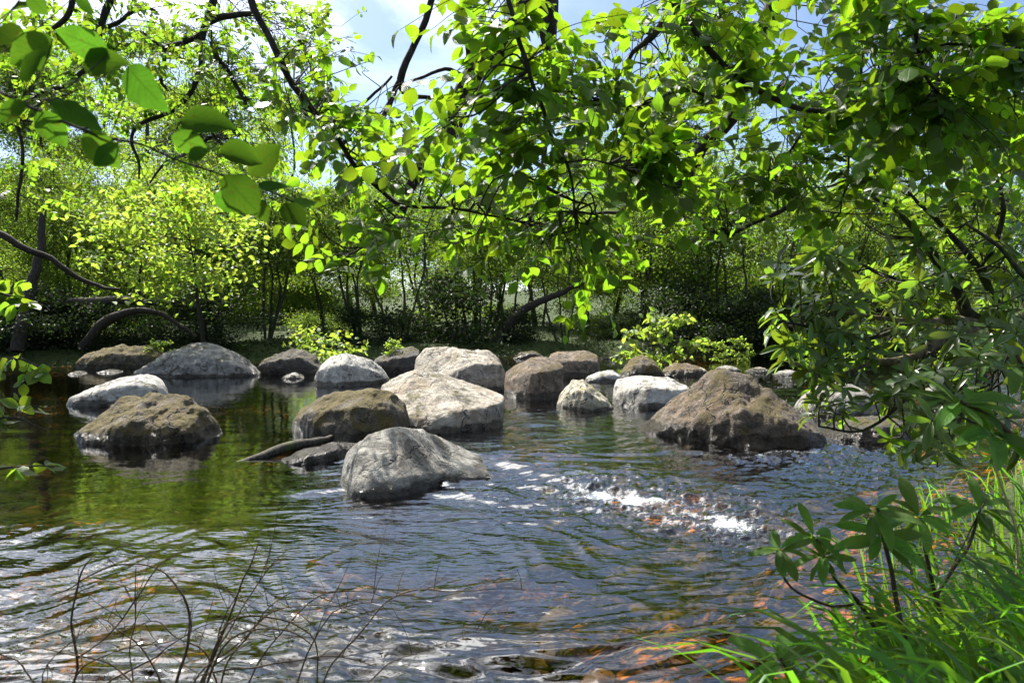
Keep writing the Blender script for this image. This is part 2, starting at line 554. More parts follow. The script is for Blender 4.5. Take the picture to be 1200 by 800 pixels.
py = np.concatenate([np.linspace(2600, 830, 60), np.arange(824, 408, -1.15)])
rad = np.array([depth_at(600, q) for q in py])
rad = np.concatenate([rad, np.linspace(rad[-1] + 2, 75, 16)])
xy, f = polar_grid(rad, np.concatenate([np.linspace(-1.5, -.72, 60), np.linspace(-.715, .715, 900), np.linspace(.72, 1.5, 60)]))
wz, foam = water_field(xy)
sd = river_sd(xy)
keep = sd > -1.0
fk = keep[f].all(axis=1)
mb = MB()
mb.add(np.column_stack([xy, wz]), f[fk])
x_, y_ = xy[:, 0], xy[:, 1]
chopv = 1 - .92 * (1 - smooth(-1.05, .2, x_ + .19 * y_)) * smooth(5.6, 7.0, y_)
water = mb.build('river_water', water_material(), attrs={'foam': foam, 'chop': chopv})
tag(water, 'clear rippling river water flowing between the boulders', 'water', kind='structure')

# ---- cobbles lying on the river bed (countless, one object)
mb = MB()
u, v = np.meshgrid(np.linspace(0, math.pi, 7), np.arange(10) * 2 * math.pi / 10, indexing='ij')
sph = np.column_stack([(np.sin(u) * np.cos(v)).ravel(), (np.sin(u) * np.sin(v)).ravel(), np.cos(u).ravel()])
sph[:10] *= [1, 1, 1]
ii, jj = np.meshgrid(np.arange(6), np.arange(10), indexing='ij')
ii, jj = ii.ravel(), jj.ravel()
sf = np.stack([ii * 10 + jj, (ii + 1) * 10 + jj, (ii + 1) * 10 + (jj + 1) % 10, ii * 10 + (jj + 1) % 10], 1)
sph[0:10, :2] = .05 * np.column_stack([np.cos(v[0]), np.sin(v[0])])
sph[-10:, :2] = .05 * np.column_stack([np.cos(v[0]), np.sin(v[0])])
cand = np.column_stack([rng.uniform(-9, 4.5, 2000), rng.uniform(2.6, 16, 2000)])
cand = cand[river_sd(cand) > .1]
for c in cand:
    s = rng.uniform(.05, .17) * (1.25 if rng.random() < .2 else 1)
    q = sph * (s * rng.uniform(.8, 1.4), s * rng.uniform(.8, 1.4), s * rng.uniform(.4, .7))
    q = q * (1 + .25 * vnoise(sph * 1.7 + rng.uniform(0, 50, 3), 3))[:, None]
    a = rng.uniform(0, 6.3)
    q = q @ np.array([[math.cos(a), -math.sin(a), 0], [math.sin(a), math.cos(a), 0], [0, 0, 1]])
    z = ground_z(c[None])[0]
    z = min(z + .02, -.16 - s * .6)
    mb.add(q + [c[0], c[1], z], sf)


def cobble_material():
    m, nt = new_mat('amber_cobble')
    h = N(nt)
    geo = h.node('ShaderNodeNewGeometry')
    pos = geo.outputs['Position']
    r = geo.outputs['Random Per Island']
    cr = h.node('ShaderNodeValToRGB', {0: r})
    els = cr.color_ramp.elements
    els[0].position, els[0].color = 0, (.07, .05, .022, 1)
    els[1].position, els[1].color = 1, (.36, .27, .13, 1)
    for p_, c_ in ((.3, (.17, .10, .03, 1)), (.5, (.08, .07, .025, 1)), (.7, (.42, .18, .03, 1)), (.85, (.24, .12, .03, 1))):
        e = els.new(p_)
        e.color = c_
    n = h.noise(pos, 14, 5, .65)
    patch = h.ramp(h.math('ADD', h.noise(pos, .55, 3, .5), h.ramp(h.node('ShaderNodeSeparateXYZ', {0: pos}).outputs[2], -.36, -.16, 0, .12)), .50, .60)
    col = h.mix(patch, h.mix(r, (.025, .022, .010), (.11, .095, .045)), cr.outputs[0])
    col = h.mix(h.ramp(n, .4, .65), col, (.04, .033, .015))
    pr = h.node('ShaderNodeBsdfPrincipled', {'Base Color': col, 'Roughness': .8})
    h.out(pr.outputs[0])
    return m


tag(mb.build('riverbed_pebbles', cobble_material()), 'amber and brown cobbles lying under the clear water', 'pebbles', kind='stuff')


# ------------------------------------------------------------------ boulders
def chaikin(p, it=2):
    for _ in range(it):
        a, b = p[:, :-1], p[:, 1:]
        q = np.empty((p.shape[0], 2 * (p.shape[1] - 1) + 2, p.shape[2]))
        q[:, 0], q[:, -1] = p[:, 0], p[:, -1]
        q[:, 1:-1:2] = a * .75 + b * .25
        q[:, 2:-1:2] = a * .25 + b * .75
        p = q
    return p


rock_n = [0]


def rock(label, mat, sil, base, T, edge=None, crest=.45, rough=.05, group=None, name='boulder', zb=0.0, n=110, m=72, ef=.7):
    """sil: outline against the background, base: front foot line, edge: front upper edge (photo px); T: depth in metres"""
    rock_n[0] += 1
    sil, base = np.array(sil, float), np.array(base, float)
    if base.ndim == 1:
        base = np.array([[sil[0, 0], base[0]], [sil[-1, 0], base[-1]]])
    w = sil[-1, 0] - sil[0, 0]
    k = np.linspace(0, math.pi, n)
    px = sil[0, 0] + w * (1 - np.cos(k)) / 2
    px = .5 * px + .5 * np.linspace(sil[0, 0], sil[-1, 0], n)
    u = (px - px[0]) / w * 2 - 1
    top = np.interp(px, sil[:, 0], sil[:, 1])
    ker = np.ones(5) / 5
    top = np.convolve(np.pad(top, 2, mode='edge'), ker, 'valid')
    bs = np.interp(px, base[:, 0], base[:, 1])
    e = np.maximum((1 - np.abs(u) ** 2.3), 0) ** .5
    e = np.maximum(e, .04)
    df = np.array([depth_at(a, b, zb) for a, b in zip(px, bs)])
    Tx = T * e
    df = df + .6 * (T / 2) * (1 - e)
    dc = df + crest * Tx

    def zat(a, b, d):
        return np.array([P(q, r, s)[2] for q, r, s in zip(a, b, d)])
    zt = np.maximum(zat(px, top, dc), zb + .015)
    de = df + .09 * Tx
    if edge is not None:
        edge = np.array(edge, float)
        ze = zat(px, np.maximum(np.interp(px, edge[:, 0], edge[:, 1]), top), de)
        ze = np.clip(ze, zb + .01, zt * .97 + .03 * zb)
    else:
        ze = zb + ef * (zt - zb)
    lo = zb - .95
    X = (px - 600) / F * dc
    db = df + Tx
    Y = lambda d, z: (d - (CAMZ - z) * SA) / CA
    sec = [(df - .05 * T, np.full(n, lo)), (df, np.full(n, zb)), (de - .015 * T * e, ze - .03 * (zt - zb)), (de + .015 * T * e, ze), (dc - .04 * Tx, zt), (dc + .10 * Tx, zt * .99 + zb * .01),
           (dc + .62 * (db - dc), zb + .74 * (zt - zb)), (db, np.full(n, zb)), (db + .05 * T, np.full(n, lo))]
    S = np.stack([np.column_stack([Y(d, z), z]) for d, z in sec], 1)
    S = chaikin(S, 2)
    mx = S[:, :, 1].max(axis=1)
    sc = (zt - zb) / np.maximum(mx - zb, .005)
    zz = S[:, :, 1]
    S[:, :, 1] = np.where(zz > zb, zb + (zz - zb) * np.clip(sc, 1, 1.6)[:, None], zz)
    # resample each section
    out = np.empty((n, m, 2))
    for i in range(n):
        L = np.concatenate([[0], np.cumsum(np.hypot(*np.diff(S[i], axis=0).T))])
        t = np.linspace(0, L[-1], m)
        out[i, :, 0] = np.interp(t, L, S[i, :, 0])
        out[i, :, 1] = np.interp(t, L, S[i, :, 1])
    V = np.empty((n + 2, m, 3))
    V[1:-1, :, 0] = X[:, None]
    V[1:-1, :, 1:] = out
    for a, b in ((0, 1), (-1, -2)):
        V[a] = V[b]
        V[a, :, 1] = V[b, :, 1].mean() + (V[b, :, 1] - V[b, :, 1].mean()) * .02
    for _ in range(3):
        V[2:-2, :, 1:] = V[2:-2, :, 1:] * .5 + (V[1:-3, :, 1:] + V[3:-1, :, 1:]) * .25
    v = V.reshape(-1, 3)
    wm = (X[-1] - X[0])
    size = math.sqrt(max(wm, .1) * max(zt.max() - zb, .08))
    c = v.mean(axis=0)
    c[2] = zb
    dirn = v - c
    dirn = dirn / np.array([wm / 2, T / 2, max(zt.max() - zb, .1)])
    dirn /= np.linalg.norm(dirn, axis=1)[:, None] + 1e-6
    s = rock_n[0] * 13
    pn = v / size
    dsp = fbm(pn * 1.9 + s, 3, s) * .55 + (np.abs(fbm(pn * 2.6 + s + 7, 3, s + 5)) - .3) * -.45 + .34 * fbm(pn * 7 + s, 4, s + 9, .6)
    wgt = np.repeat(np.concatenate([[.2], np.maximum(e, .2), [.2]]), m)
    v = v + dirn * (dsp * 1.25 * rough * size * wgt)[:, None]
    mb = MB()
    nn = n + 2
    i, j = np.meshgrid(np.arange(nn - 1), np.arange(m - 1), indexing='ij')
    i, j = i.ravel(), j.ravel()
    mb.add(v, np.stack([i * m + j, (i + 1) * m + j, (i + 1) * m + j + 1, i * m + j + 1], 1))
    org = (float(c[0]), float(c[1]), zb)
    o = mb.build(name, M[mat], origin=org)
    return tag(o, label, 'rock', group)


GB = 'boulders standing in the river'
rock('front low granite boulder dappled with leaf shade, tapering to a point in the current', 'granite_grey',
     [(401, 572), (402, 556), (405, 533), (416, 519), (432, 508), (452, 502), (474, 502), (498, 507), (518, 516), (542, 528), (572, 540), (630, 557)],
     [(401, 574), (410, 580), (424, 587), (456, 587), (477, 585), (498, 577), (530, 567), (582, 561), (630, 558)], 1.5,
     [(401, 563), (424, 563), (470, 560), (530, 550), (630, 557)], .62, .035, GB, n=190, m=110)
rock('dark mossy rounded boulder left of the pale slab', 'granite_moss',
     [(343, 506), (345, 492), (354, 478), (372, 466), (396, 458), (433, 455), (459, 460), (475, 473), (480, 492), (481, 512)],
     [(343, 507), (372, 514), (420, 519), (460, 517), (481, 514)], 1.3, None, .45, .05, GB, n=150, m=96)
rock('broad tilted slab with sunlit streaked top and steep dark front', 'granite_tan',
     [(443, 470), (446, 452), (467, 440), (488, 431), (514, 436), (543, 446), (572, 456), (594, 465), (596, 478), (590, 502)],
     [(443, 506), (483, 510), (517, 511), (556, 508), (590, 504)], 2.1,
     [(443, 490), (485, 487), (520, 487), (540, 480), (570, 476), (596, 470)], .75, .035, GB, n=170, m=110)
rock('large cream topped boulder behind the tilted slab', 'granite_tan',
     [(485, 446), (487, 420), (498, 408), (520, 406), (548, 408), (572, 410), (586, 421), (593, 438), (594, 458)],
     [(485, 457), (540, 461), (594, 459)], 1.7,
     [(485, 440), (527, 437), (560, 426), (594, 428)], .6, .035, GB, n=150, m=96)
rock('egg shaped boulder with bright top and black overhung front', 'granite_brown',
     [(591, 452), (592, 436), (604, 427), (622, 420), (643, 418), (658, 425), (667, 440), (666, 452), (660, 462)],
     [(591, 466), (620, 470), (660, 467)], 1.5, [(591, 446), (630, 436), (667, 432)], .6, .03, GB)
rock('brown flat topped boulder behind the egg shaped one', 'granite_brown',
     [(642, 424), (645, 415), (654, 412), (685, 411), (700, 416), (704, 430), (703, 441)], [443], 1.6, None, .55, .035, GB)
rock('yellow stained pale pointed boulder in full sun', 'granite_lichen',
     [(652, 478), (655, 465), (664, 453), (672, 444), (684, 445), (695, 454), (709, 466), (720, 479)],
     [(652, 479), (685, 483), (720, 480)], 1.0, None, .55, .05, GB)
rock('small flat white stone behind the yellow stained boulder', 'granite_pale',
     [(684, 447), (690, 440), (700, 436), (717, 433), (727, 439), (729, 448)], [449], .9, None, .5, .05, GB)
rock('blocky white boulder with a dark notch on its left side', 'granite_pale',
     [(718, 470), (719, 455), (723, 445), (748, 441), (785, 444), (803, 450), (812, 463), (816, 476)],
     [(718, 477), (750, 480), (816, 478)], 1.5, [(718, 460), (740, 453), (800, 456), (816, 466)], .6, .035, GB)
rock('big brown hump backed boulder on the right of the rapids', 'granite_umber',
     [(745, 509), (762, 492), (788, 471), (812, 452), (833, 442), (854, 439), (878, 446), (908, 463), (934, 480), (952, 496), (964, 514)],
     [(745, 511), (790, 518), (850, 525), (920, 528), (964, 525)], 1.9, None, .5, .06, GB, n=190, m=120, ef=.55)
rock('rough pyramid shaped boulder with mossy crown in calm water', 'granite_moss',
     [(95, 507), (115, 490), (135, 475), (160, 464), (180, 459), (205, 461), (220, 465), (235, 480), (247, 497), (258, 515)],
     [(95, 509), (122, 521), (172, 523), (235, 522), (258, 516)], 1.5, None, .55, .065, GB, n=170, m=110, ef=.45)
rock('low whale backed white boulder behind the pyramid shaped one', 'granite_pale',
     [(83, 473), (97, 460), (130, 446), (160, 439), (175, 437), (187, 443), (193, 456), (196, 472)], [476], 1.5, None, .5, .035, GB)
rock('wide grey granite dome below the lime green branches', 'granite_grey',
     [(158, 437), (168, 430), (177, 425), (200, 410), (225, 401), (245, 403), (260, 407), (275, 412), (287, 421), (304, 439)], [442], 2.2, None, .45, .05, GB, n=150)
rock('flat mossy slab lying against the dark left bank', 'granite_moss',
     [(91, 430), (98, 418), (106, 412), (127, 406), (180, 407), (196, 413), (200, 430)], [432], 1.6, None, .5, .06, GB)
rock('slate grey sloping rock between the dome and the white hemisphere', 'granite_dark',
     [(298, 436), (310, 420), (335, 411), (355, 410), (370, 417), (384, 437)], [439], 1.5, None, .5, .06, GB)
rock('pale smooth hemispherical boulder left of the slab', 'granite_pale',
     [(369, 450), (371, 438), (377, 427), (390, 416), (408, 414), (430, 420), (447, 431), (457, 446)], [(369, 452), (410, 454), (457, 449)], 1.5, None, .5, .03, GB)
rock('dark fronted wedge with a narrow bright top edge', 'granite_dark',
     [(436, 432), (440, 420), (462, 411), (483, 406), (492, 411), (496, 436)], [438], 1.5, [(436, 425), (492, 416)], .6, .05, GB)
rock('long flat grey rock at the foot of the far bank', 'granite_grey',
     [(432, 409), (440, 404), (459, 400), (474, 402), (480, 411)], [413], 1.6, None, .5, .06, GB)
rock('small round grey rock in front of the long flat one', 'granite_grey',
     [(408, 419), (416, 410), (433, 409), (444, 420)], [421], 1.2, None, .5, .06, GB)
rock('slanting bar of grey rock above the white hemisphere', 'granite_grey',
     [(352, 417), (372, 409), (393, 404), (399, 408), (397, 416)], [419], 1.2, None, .5, .06, GB)
rock('mossy brown rock under the bright grass tuft', 'granite_moss',
     [(727, 438), (740, 421), (753, 415), (769, 423), (778, 440)], [442], 1.5, None, .5, .06, GB)
rock('low wet brown rock right of the grass tuft', 'granite_brown',
     [(774, 436), (790, 425), (811, 427), (826, 433), (838, 440)], [442], 1.5, None, .5, .06, GB)
rock('grey rock half hidden behind the rhododendron leaves', 'granite_grey',
     [(928, 484), (945, 463), (962, 450), (985, 446), (1006, 452), (1020, 468), (1030, 488)], [(928, 486), (980, 491), (1030, 489)], 1.4, None, .5, .06, GB)
rock('black wet low rock below the rhododendron branches', 'granite_dark',
     [(962, 516), (975, 498), (992, 489), (1040, 487), (1057, 494), (1064, 516)], [(962, 517), (1010, 520), (1064, 517)], 1.1, None, .5, .05, GB)
rock('flat dark rock beside the sunken log', 'granite_dark',
     [(330, 542), (346, 530), (372, 522), (399, 518), (424, 520)], [(330, 543), (367, 547), (400, 540), (424, 531)], .8, None, .5, .06, GB)
rock('thin brown stone just breaking the surface above the foam', 'granite_brown',
     [(655, 550), (668, 545), (690, 543), (716, 549)], [551], .5, None, .5, .06, GB, n=60, m=40)
rock('wet black stone at the right end of the rapids', 'granite_dark',
     [(828, 607), (842, 598), (866, 595), (886, 604)], [608], .5, None, .5, .08, GB, n=60, m=40)
rock('rounded rock on the far bank beneath the trees', 'granite_grey',
     [(696, 411), (700, 397), (711, 393), (721, 400), (724, 412)], [413], 1.2, None, .5, .05, GB)
rock('squat tan rock on the far bank left of the rounded one', 'granite_tan',
     [(656, 404), (660, 390), (672, 386), (684, 390), (690, 404)], [406], 1.4, None, .5, .05, GB)
rock('small dark rock far behind the egg shaped boulder', 'granite_dark',
     [(601, 420), (610, 413), (628, 411), (640, 420)], [421], 1.2, None, .5, .06, GB)
GS = 'small stones along the far shallows'
small = [(84, 99, 434, 439, 'granite_pale', 'small white stone left of the mossy slab'),
         (115, 143, 432, 437, 'granite_pale', 'thin pale stone in front of the mossy slab'),
         (331, 356, 436, 444, 'granite_pale', 'pale stone in the shallows left of the white hemisphere'),
         (806, 830, 430, 441, 'granite_tan', 'tan stone in the shallows beside the low wet rock'),
         (836, 868, 428, 436, 'granite_grey', 'flat grey stone off the right far bank'),
         (872, 905, 430, 437, 'granite_tan', 'low tan stone off the right far bank'),
         (905, 940, 433, 441, 'granite_grey', 'grey stone in front of the rhododendron tips'),
         (1036, 1066, 446, 456, 'granite_pale', 'pale stone glimpsed through the rhododendron'),
         (1080, 1120, 452, 466, 'granite_grey', 'grey stone farthest right in the river'),
         (20, 62, 418, 428, 'granite_dark', 'dark rock at the foot of the left bank'),
         (540, 566, 413, 419, 'granite_grey', 'small grey stone behind the cream topped boulder'),
         (700, 735, 415, 421, 'granite_dark', 'dark flat stone behind the grass tuft rock')]
for x0, x1, y0, y1, mt, lb in small:
    w = x1 - x0
    rock(lb, mt, [(x0, y1 - 1), (x0 + .22 * w, y0 + 2), (x0 + .55 * w, y0), (x0 + .82 * w, y0 + 2), (x1, y1 - 1)], [y1], .9, None, .5, .06, GS, 'stone', n=48, m=36)


# ------------------------------------------------------------------ trees beyond the river
def wander(p0, p1, n, amt, seed):
    t = np.linspace(0, 1, n)[:, None]
    p = p0 + (p1 - p0) * t
    L = np.linalg.norm(p1 - p0)
    w = np.stack([fbm(np.column_stack([t[:, 0] * 3 + seed * 3.7, t[:, 0] * 0 + k * 9.1, t[:, 0] * 0]), 3, seed) for k in range(3)], 1)
    return p + w * amt * L * np.sin(np.clip(t, 0, 1) * math.pi * .5)


def make_tree(label, cat, group, H, spread, n_leaf, leaf, mat, stems=1, low=.25, bark='bark_far', seed=0, name='tree', clump=.9, tmpl=None, rad=.14, aspect=1.0):
    """a tree at the origin: > trunk (with its limbs), crown"""
    global rng
    keep = rng
    rng = np.random.default_rng(1000 + seed)
    root = thing(name, (0, 0, 0), label, cat, group)
    w = MB()
    tips = []
    for s in range(stems):
        a0 = rng.uniform(0, 6.28)
        lean = (rng.uniform(.02, .12) if stems == 1 else rng.uniform(.12, .35)) * H
        b0 = np.array([math.cos(a0), math.sin(a0), 0]) * (0 if stems == 1 else rng.uniform(.1, .35))
        top = np.array([math.cos(a0) * lean, math.sin(a0) * lean, H * rng.uniform(.78, .92)])
        tr = wander(b0 - [0, 0, .4], top, 16, .06, seed * 7 + s)
        r0 = rad * (1 if stems == 1 else .6) * rng.uniform(.85, 1.15)
        w.tube(tr, np.linspace(r0, r0 * .18, 16), 8)
        nl = int(15 / max(1, stems * .55))
        for k in range(nl):
            t = rng.uniform(low, .97)
            p = tr[int(t * 15)]
            a = rng.uniform(0, 6.28)
            shape = math.sin(math.pi * min(1, max(.12, (t - low) / (1 - low)) * .8 + .18)) ** .7
            L = spread * shape * rng.uniform(.6, 1.1)
            q = p + np.array([math.cos(a) * L, math.sin(a) * L * aspect, L * rng.uniform(-.15, .55)])
            lb = wander(p, q, 9, .16, seed * 31 + s * 17 + k)
            w.tube(lb, np.linspace(r0 * .36 * (1.1 - t * .6), .008, 9), 5)
            for j in range(4):
                i0 = rng.integers(3, 9)
                q2 = lb[i0] + rnd_unit(1)[0] * L * .35 * np.array([1, 1, .6])
                sb = wander(lb[i0], q2, 5, .2, seed * 11 + k * 5 + j)
                w.tube(sb, np.linspace(r0 * .1, .005, 5), 4)
                tips += [sb[2], sb[4]]
            tips += [lb[5], lb[8]]
        tips.append(top)
    w.build('trunk', M[bark], root)
    tips = np.array(tips)
    # leaves gather in flat clumps round the twig ends, some clumps rich and some thin
    wt = rng.gamma(1.0, 1, len(tips))
    idx = rng.choice(len(tips), n_leaf, p=wt / wt.sum())
    off = rng.normal(size=(n_leaf, 3)) * np.array([clump, clump, clump * .45]) * spread * .17
    off[:, 2] -= .12 * (off[:, 0] ** 2 + off[:, 1] ** 2)
    pos = tips[idx] + off
    nrm = np.array([0, 0, 1.0]) + .75 * rng.normal(size=(n_leaf, 3))
    d = rng.normal(size=(n_leaf, 3)) * [1, 1, .5] + [0, 0, -.25]
    c = MB()
    c.leaves(tmpl or FAR, pos, d, nrm, leaf * rng.uniform(.6, 1.3, n_leaf))
    c.build('crown', M[mat], root, smooth_=False)
    rng = keep
    return root


def put(root, px, d, z=None, rz=0.0, s=1.0, sz=None):
    x, y = (px - 600) / F * d, d
    gz = ground_z(np.array([[x, y]]))[0] if z is None else z
    root.location = (x, y, gz - .05)
    root.rotation_euler = (0, 0, rz)
    root.scale = (s, s, sz or s)
    return root


GT = 'trees beyond the river'
kinds = {
    'lime_tall': lambda lb: make_tree(lb, 'tree', GT, 18.5, 5.2, 48000, .15, 'far_a', 1, .08, seed=1, rad=.16),
    'lime_round': lambda lb: make_tree(lb, 'tree', GT, 12.5, 4.6, 36000, .14, 'far_a', 2, .10, seed=2, rad=.15),
    'mid_multi': lambda lb: make_tree(lb, 'tree', GT, 10.5, 3.8, 19000, .13, 'far_b', 4, .34, seed=3, rad=.15),
    'mid_tall': lambda lb: make_tree(lb, 'tree', GT, 17.5, 4.8, 36000, .15, 'far_b', 1, .16, seed=4, rad=.17),
    'thin': lambda lb: make_tree(lb, 'tree', GT, 8.0, 2.2, 5000, .12, 'far_b', 3, .45, seed=5, rad=.11),
}
protos = {}
trees = [
    ('lime_round', 15, 31, .3, .62, 'lime green tree farthest left on the far bank'),
    ('mid_multi', 95, 32, 1.7, .8, 'many stemmed mid green tree second from the left edge'),
    ('lime_round', 165, 33, 2.9, .68, 'twin stemmed lime tree behind the mossy slab'),
    ('mid_multi', 250, 34, 4.1, .85, 'many stemmed tree behind the granite dome'),
    ('mid_multi', 310, 33, 5.0, .75, 'several stems in a clump behind the young oak'),
    ('lime_round', 385, 37, .8, .62, 'round lime tree behind the white hemisphere'),
    ('mid_multi', 425, 33.5, 2.2, .72, 'several dark stems left of the cream topped boulder'),
    ('thin', 470, 33, 1.1, 1.0, 'slender open stems behind the cream topped boulder'),
    ('mid_multi', 555, 37, 3.7, .75, 'leaning many stemmed tree in the middle of the far bank'),
    ('thin', 600, 36, 4.4, .9, 'slim sparse tree behind the egg shaped boulder'),
    ('lime_round', 690, 38, 5.6, .6, 'bright round tree behind the rounded bank rock'),
    ('thin', 660, 34, 2.0, .85, 'thin twin trunks left of the rounded bank rock'),
    ('mid_multi', 760, 37, .2, .9, 'leafy many stemmed tree behind the grass tuft rock'),
    ('mid_multi', 850, 34, 1.3, .85, 'cluster of stems above the right far shallows'),
    ('thin', 905, 33, 2.6, 1.0, 'open thin stems behind the rhododendron tips'),
    ('mid_multi', 985, 33, 4.9, .75, 'low branching tree seen through the rhododendron'),
    ('lime_round', 1070, 36, 1.9, .6, 'pale tree mostly hidden by rhododendron'),
    ('mid_multi', 1150, 31, 5.2, .75, 'tree farthest right on the far bank'),
    ('lime_tall', -30, 46, 2.4, 1.12, 'tall distant tree cut by the left edge of the picture'),
    ('mid_tall', 70, 47, 2.4, 1.15, 'distant mid green tall tree second from the left'),
    ('lime_tall', 175, 46, 1.0, 1.1, 'tall distant lime tree rising over the mossy slab'),
    ('mid_tall', 255, 50, 3.4, 1.12, 'tall distant tree rising over the granite dome'),
    ('lime_tall', 335, 52, 3.0, 1.0, 'tall distant lime tree showing over the young oak'),
    ('lime_round', 420, 56, 1.2, .9, 'distant round tree below the open patch of sky'),
    ('lime_round', 505, 58, 4.0, .9, 'distant pale tree over the cream topped boulder'),
    ('lime_round', 595, 60, .5, 1.0, 'distant pale tree over the egg shaped boulder'),
    ('mid_tall', 680, 56, 2.7, .95, 'distant tree over the rounded bank rock'),
    ('mid_tall', 755, 47, 4.2, 1.0, 'tall distant tree rising behind the grass tuft'),
    ('lime_tall', 830, 45, 3.3, 1.15, 'tallest lime tree right of centre'),
    ('mid_tall', 920, 52, 1.5, .8, 'distant tree over the big hump backed boulder'),
    ('lime_round', 1000, 56, 5.5, .9, 'distant lime tree over the half hidden grey rock'),
    ('lime_tall', 1110, 48, .9, .9, 'tall distant tree behind the rhododendron'),
    ('mid_tall', 1200, 46, 5.9, 1.0, 'tall distant tree at the right edge'),
    ('mid_multi', 448, 47, 2.6, .9, 'low distant tree under the open patch of sky'),
    ('mid_multi', 505, 43, 1.9, .95, 'low distant tree behind the slender open stems'),
    ('mid_multi', 575, 46, 5.6, .95, 'low distant tree in the middle, right of the slender stems'),
    ('mid_multi', 632, 43, .9, .9, 'low distant tree left of the thin twin trunks'),
    ('lime_round', 715, 47, 3.9, .75, 'low distant lime tree right of the rounded bank rock'),
    ('lime_tall', -20, 63, 4.4, 1.45, 'farthest tall tree behind the left edge'),
    ('mid_tall', 60, 66, 1.4, 1.5, 'farthest tall tree between the two leftmost distant trees'),
    ('lime_tall', 140, 62, 5.0, 1.35, 'farthest lime tree over the mossy slab'),
    ('mid_tall', 215, 64, .4, 1.4, 'farthest tall tree over the left part of the granite dome'),
    ('lime_tall', 300, 66, 2.0, 1.1, 'farthest lime tree between dome and white hemisphere'),
    ('mid_tall', 720, 64, 3.1, 1.05, 'farthest tree left of the grass tuft'),
    ('lime_tall', 870, 62, 5.3, 1.1, 'farthest lime tree over the hump backed boulder'),
    ('mid_tall', 1050, 60, .7, 1.0, 'farthest tall tree behind the rhododendron'),
]
for kd, px, d, rz, s, lb in trees:
    if kd not in protos:
        o = protos[kd] = kinds[kd](lb)
    else:
        o = copy_tree(protos[kd])
        o['label'] = lb
    put(o, px, d, None, rz, s)

# young sunlit oak and the bright bushes by the water
oak = make_tree('young oak with bright sunlit lime leaves hanging over the granite dome', 'tree', None, 8.0, 3.1, 3600, .20, 'lime', 2, .56, 'bark', seed=21, tmpl=SMALL[0], rad=.10, clump=.75)
put(oak, 255, 25.2, None, .5, 1.0)
bush = make_tree('bright lime bush left of the white hemisphere', 'shrub', 'shrubs along the far bank', 2.2, 1.5, 2200, .17, 'lime', 4, .10, 'bark', seed=22, name='shrub', tmpl=SMALL[1], rad=.04)
put(bush, 372, 25.5, None, 2.0, 1.0)
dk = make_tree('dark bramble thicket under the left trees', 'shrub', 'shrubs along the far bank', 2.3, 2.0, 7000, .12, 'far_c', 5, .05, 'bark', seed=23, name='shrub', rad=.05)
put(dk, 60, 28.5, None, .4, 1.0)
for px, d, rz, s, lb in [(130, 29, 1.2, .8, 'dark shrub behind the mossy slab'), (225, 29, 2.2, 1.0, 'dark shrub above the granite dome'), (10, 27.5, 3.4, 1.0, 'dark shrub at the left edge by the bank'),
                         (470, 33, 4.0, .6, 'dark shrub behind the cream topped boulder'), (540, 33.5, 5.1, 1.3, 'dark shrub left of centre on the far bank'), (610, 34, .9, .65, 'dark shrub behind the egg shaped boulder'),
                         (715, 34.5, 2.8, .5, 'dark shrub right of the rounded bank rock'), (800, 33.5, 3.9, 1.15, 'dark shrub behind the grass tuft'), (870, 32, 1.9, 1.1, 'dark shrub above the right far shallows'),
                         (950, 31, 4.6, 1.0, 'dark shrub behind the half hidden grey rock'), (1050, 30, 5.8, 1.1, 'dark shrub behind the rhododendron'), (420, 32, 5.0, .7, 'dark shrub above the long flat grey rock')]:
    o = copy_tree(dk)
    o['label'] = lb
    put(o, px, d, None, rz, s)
pl = make_tree('bright green leafy tuft growing on the mossy rock', 'plant', 'leafy plants on the rocks', 1.2, .62, 620, .15, 'lime', 8, .1, 'bark', seed=24, name='plant', tmpl=SMALL[2], rad=.015)
put(pl, 776, 24.6, .25, 0, 1.5)
for px, d, s, rz, lb in [(186, 25.5, .6, 1.0, 'small dark fern like plant beside the mossy slab'), (462, 23.5, .45, 2.0, 'pale sprig on the dark fronted wedge'), (865, 28, .6, 3.0, 'low bright plant on the right far shallows'),
                         (840, 27.5, .5, 4.0, 'little green tuft beside the flat grey stone')]:
    o = copy_tree(pl)
    o['label'] = lb
    put(o, px, d, .3 if px != 462 else .55, rz, s)

# low cover of ferns, ivy and litter on the far bank (countless, one object)
mb = MB()
c = np.column_stack([rng.uniform(-26, 22, 60000), rng.uniform(20, 38, 60000)])
sdv = river_sd(c)
c = c[(sdv < .25) & (sdv > -4.5)]
pn = np.column_stack([c, c[:, :1] * 0])
c = c[fbm(pn * .9, 3, 88) > -.25]
gz = ground_z(c)
pn = np.column_stack([c, c[:, :1] * 0])
hgt = .05 + .45 * rng.random(len(c)) ** 2 * smooth(-.2, .7, fbm(pn * .7, 3, 99))
mb.leaves(FAR, np.column_stack([c, gz + hgt]), rng.normal(size=(len(c), 3)) * [1, 1, .5], np.array([0, 0, 1.0]) + .6 * rng.normal(size=(len(c), 3)), rng.uniform(.06, .16, len(c)))
tag(mb.build('bank_undergrowth', M['far_c'], smooth_=False), 'low dark leafy undergrowth covering the far bank', 'undergrowth', kind='stuff')

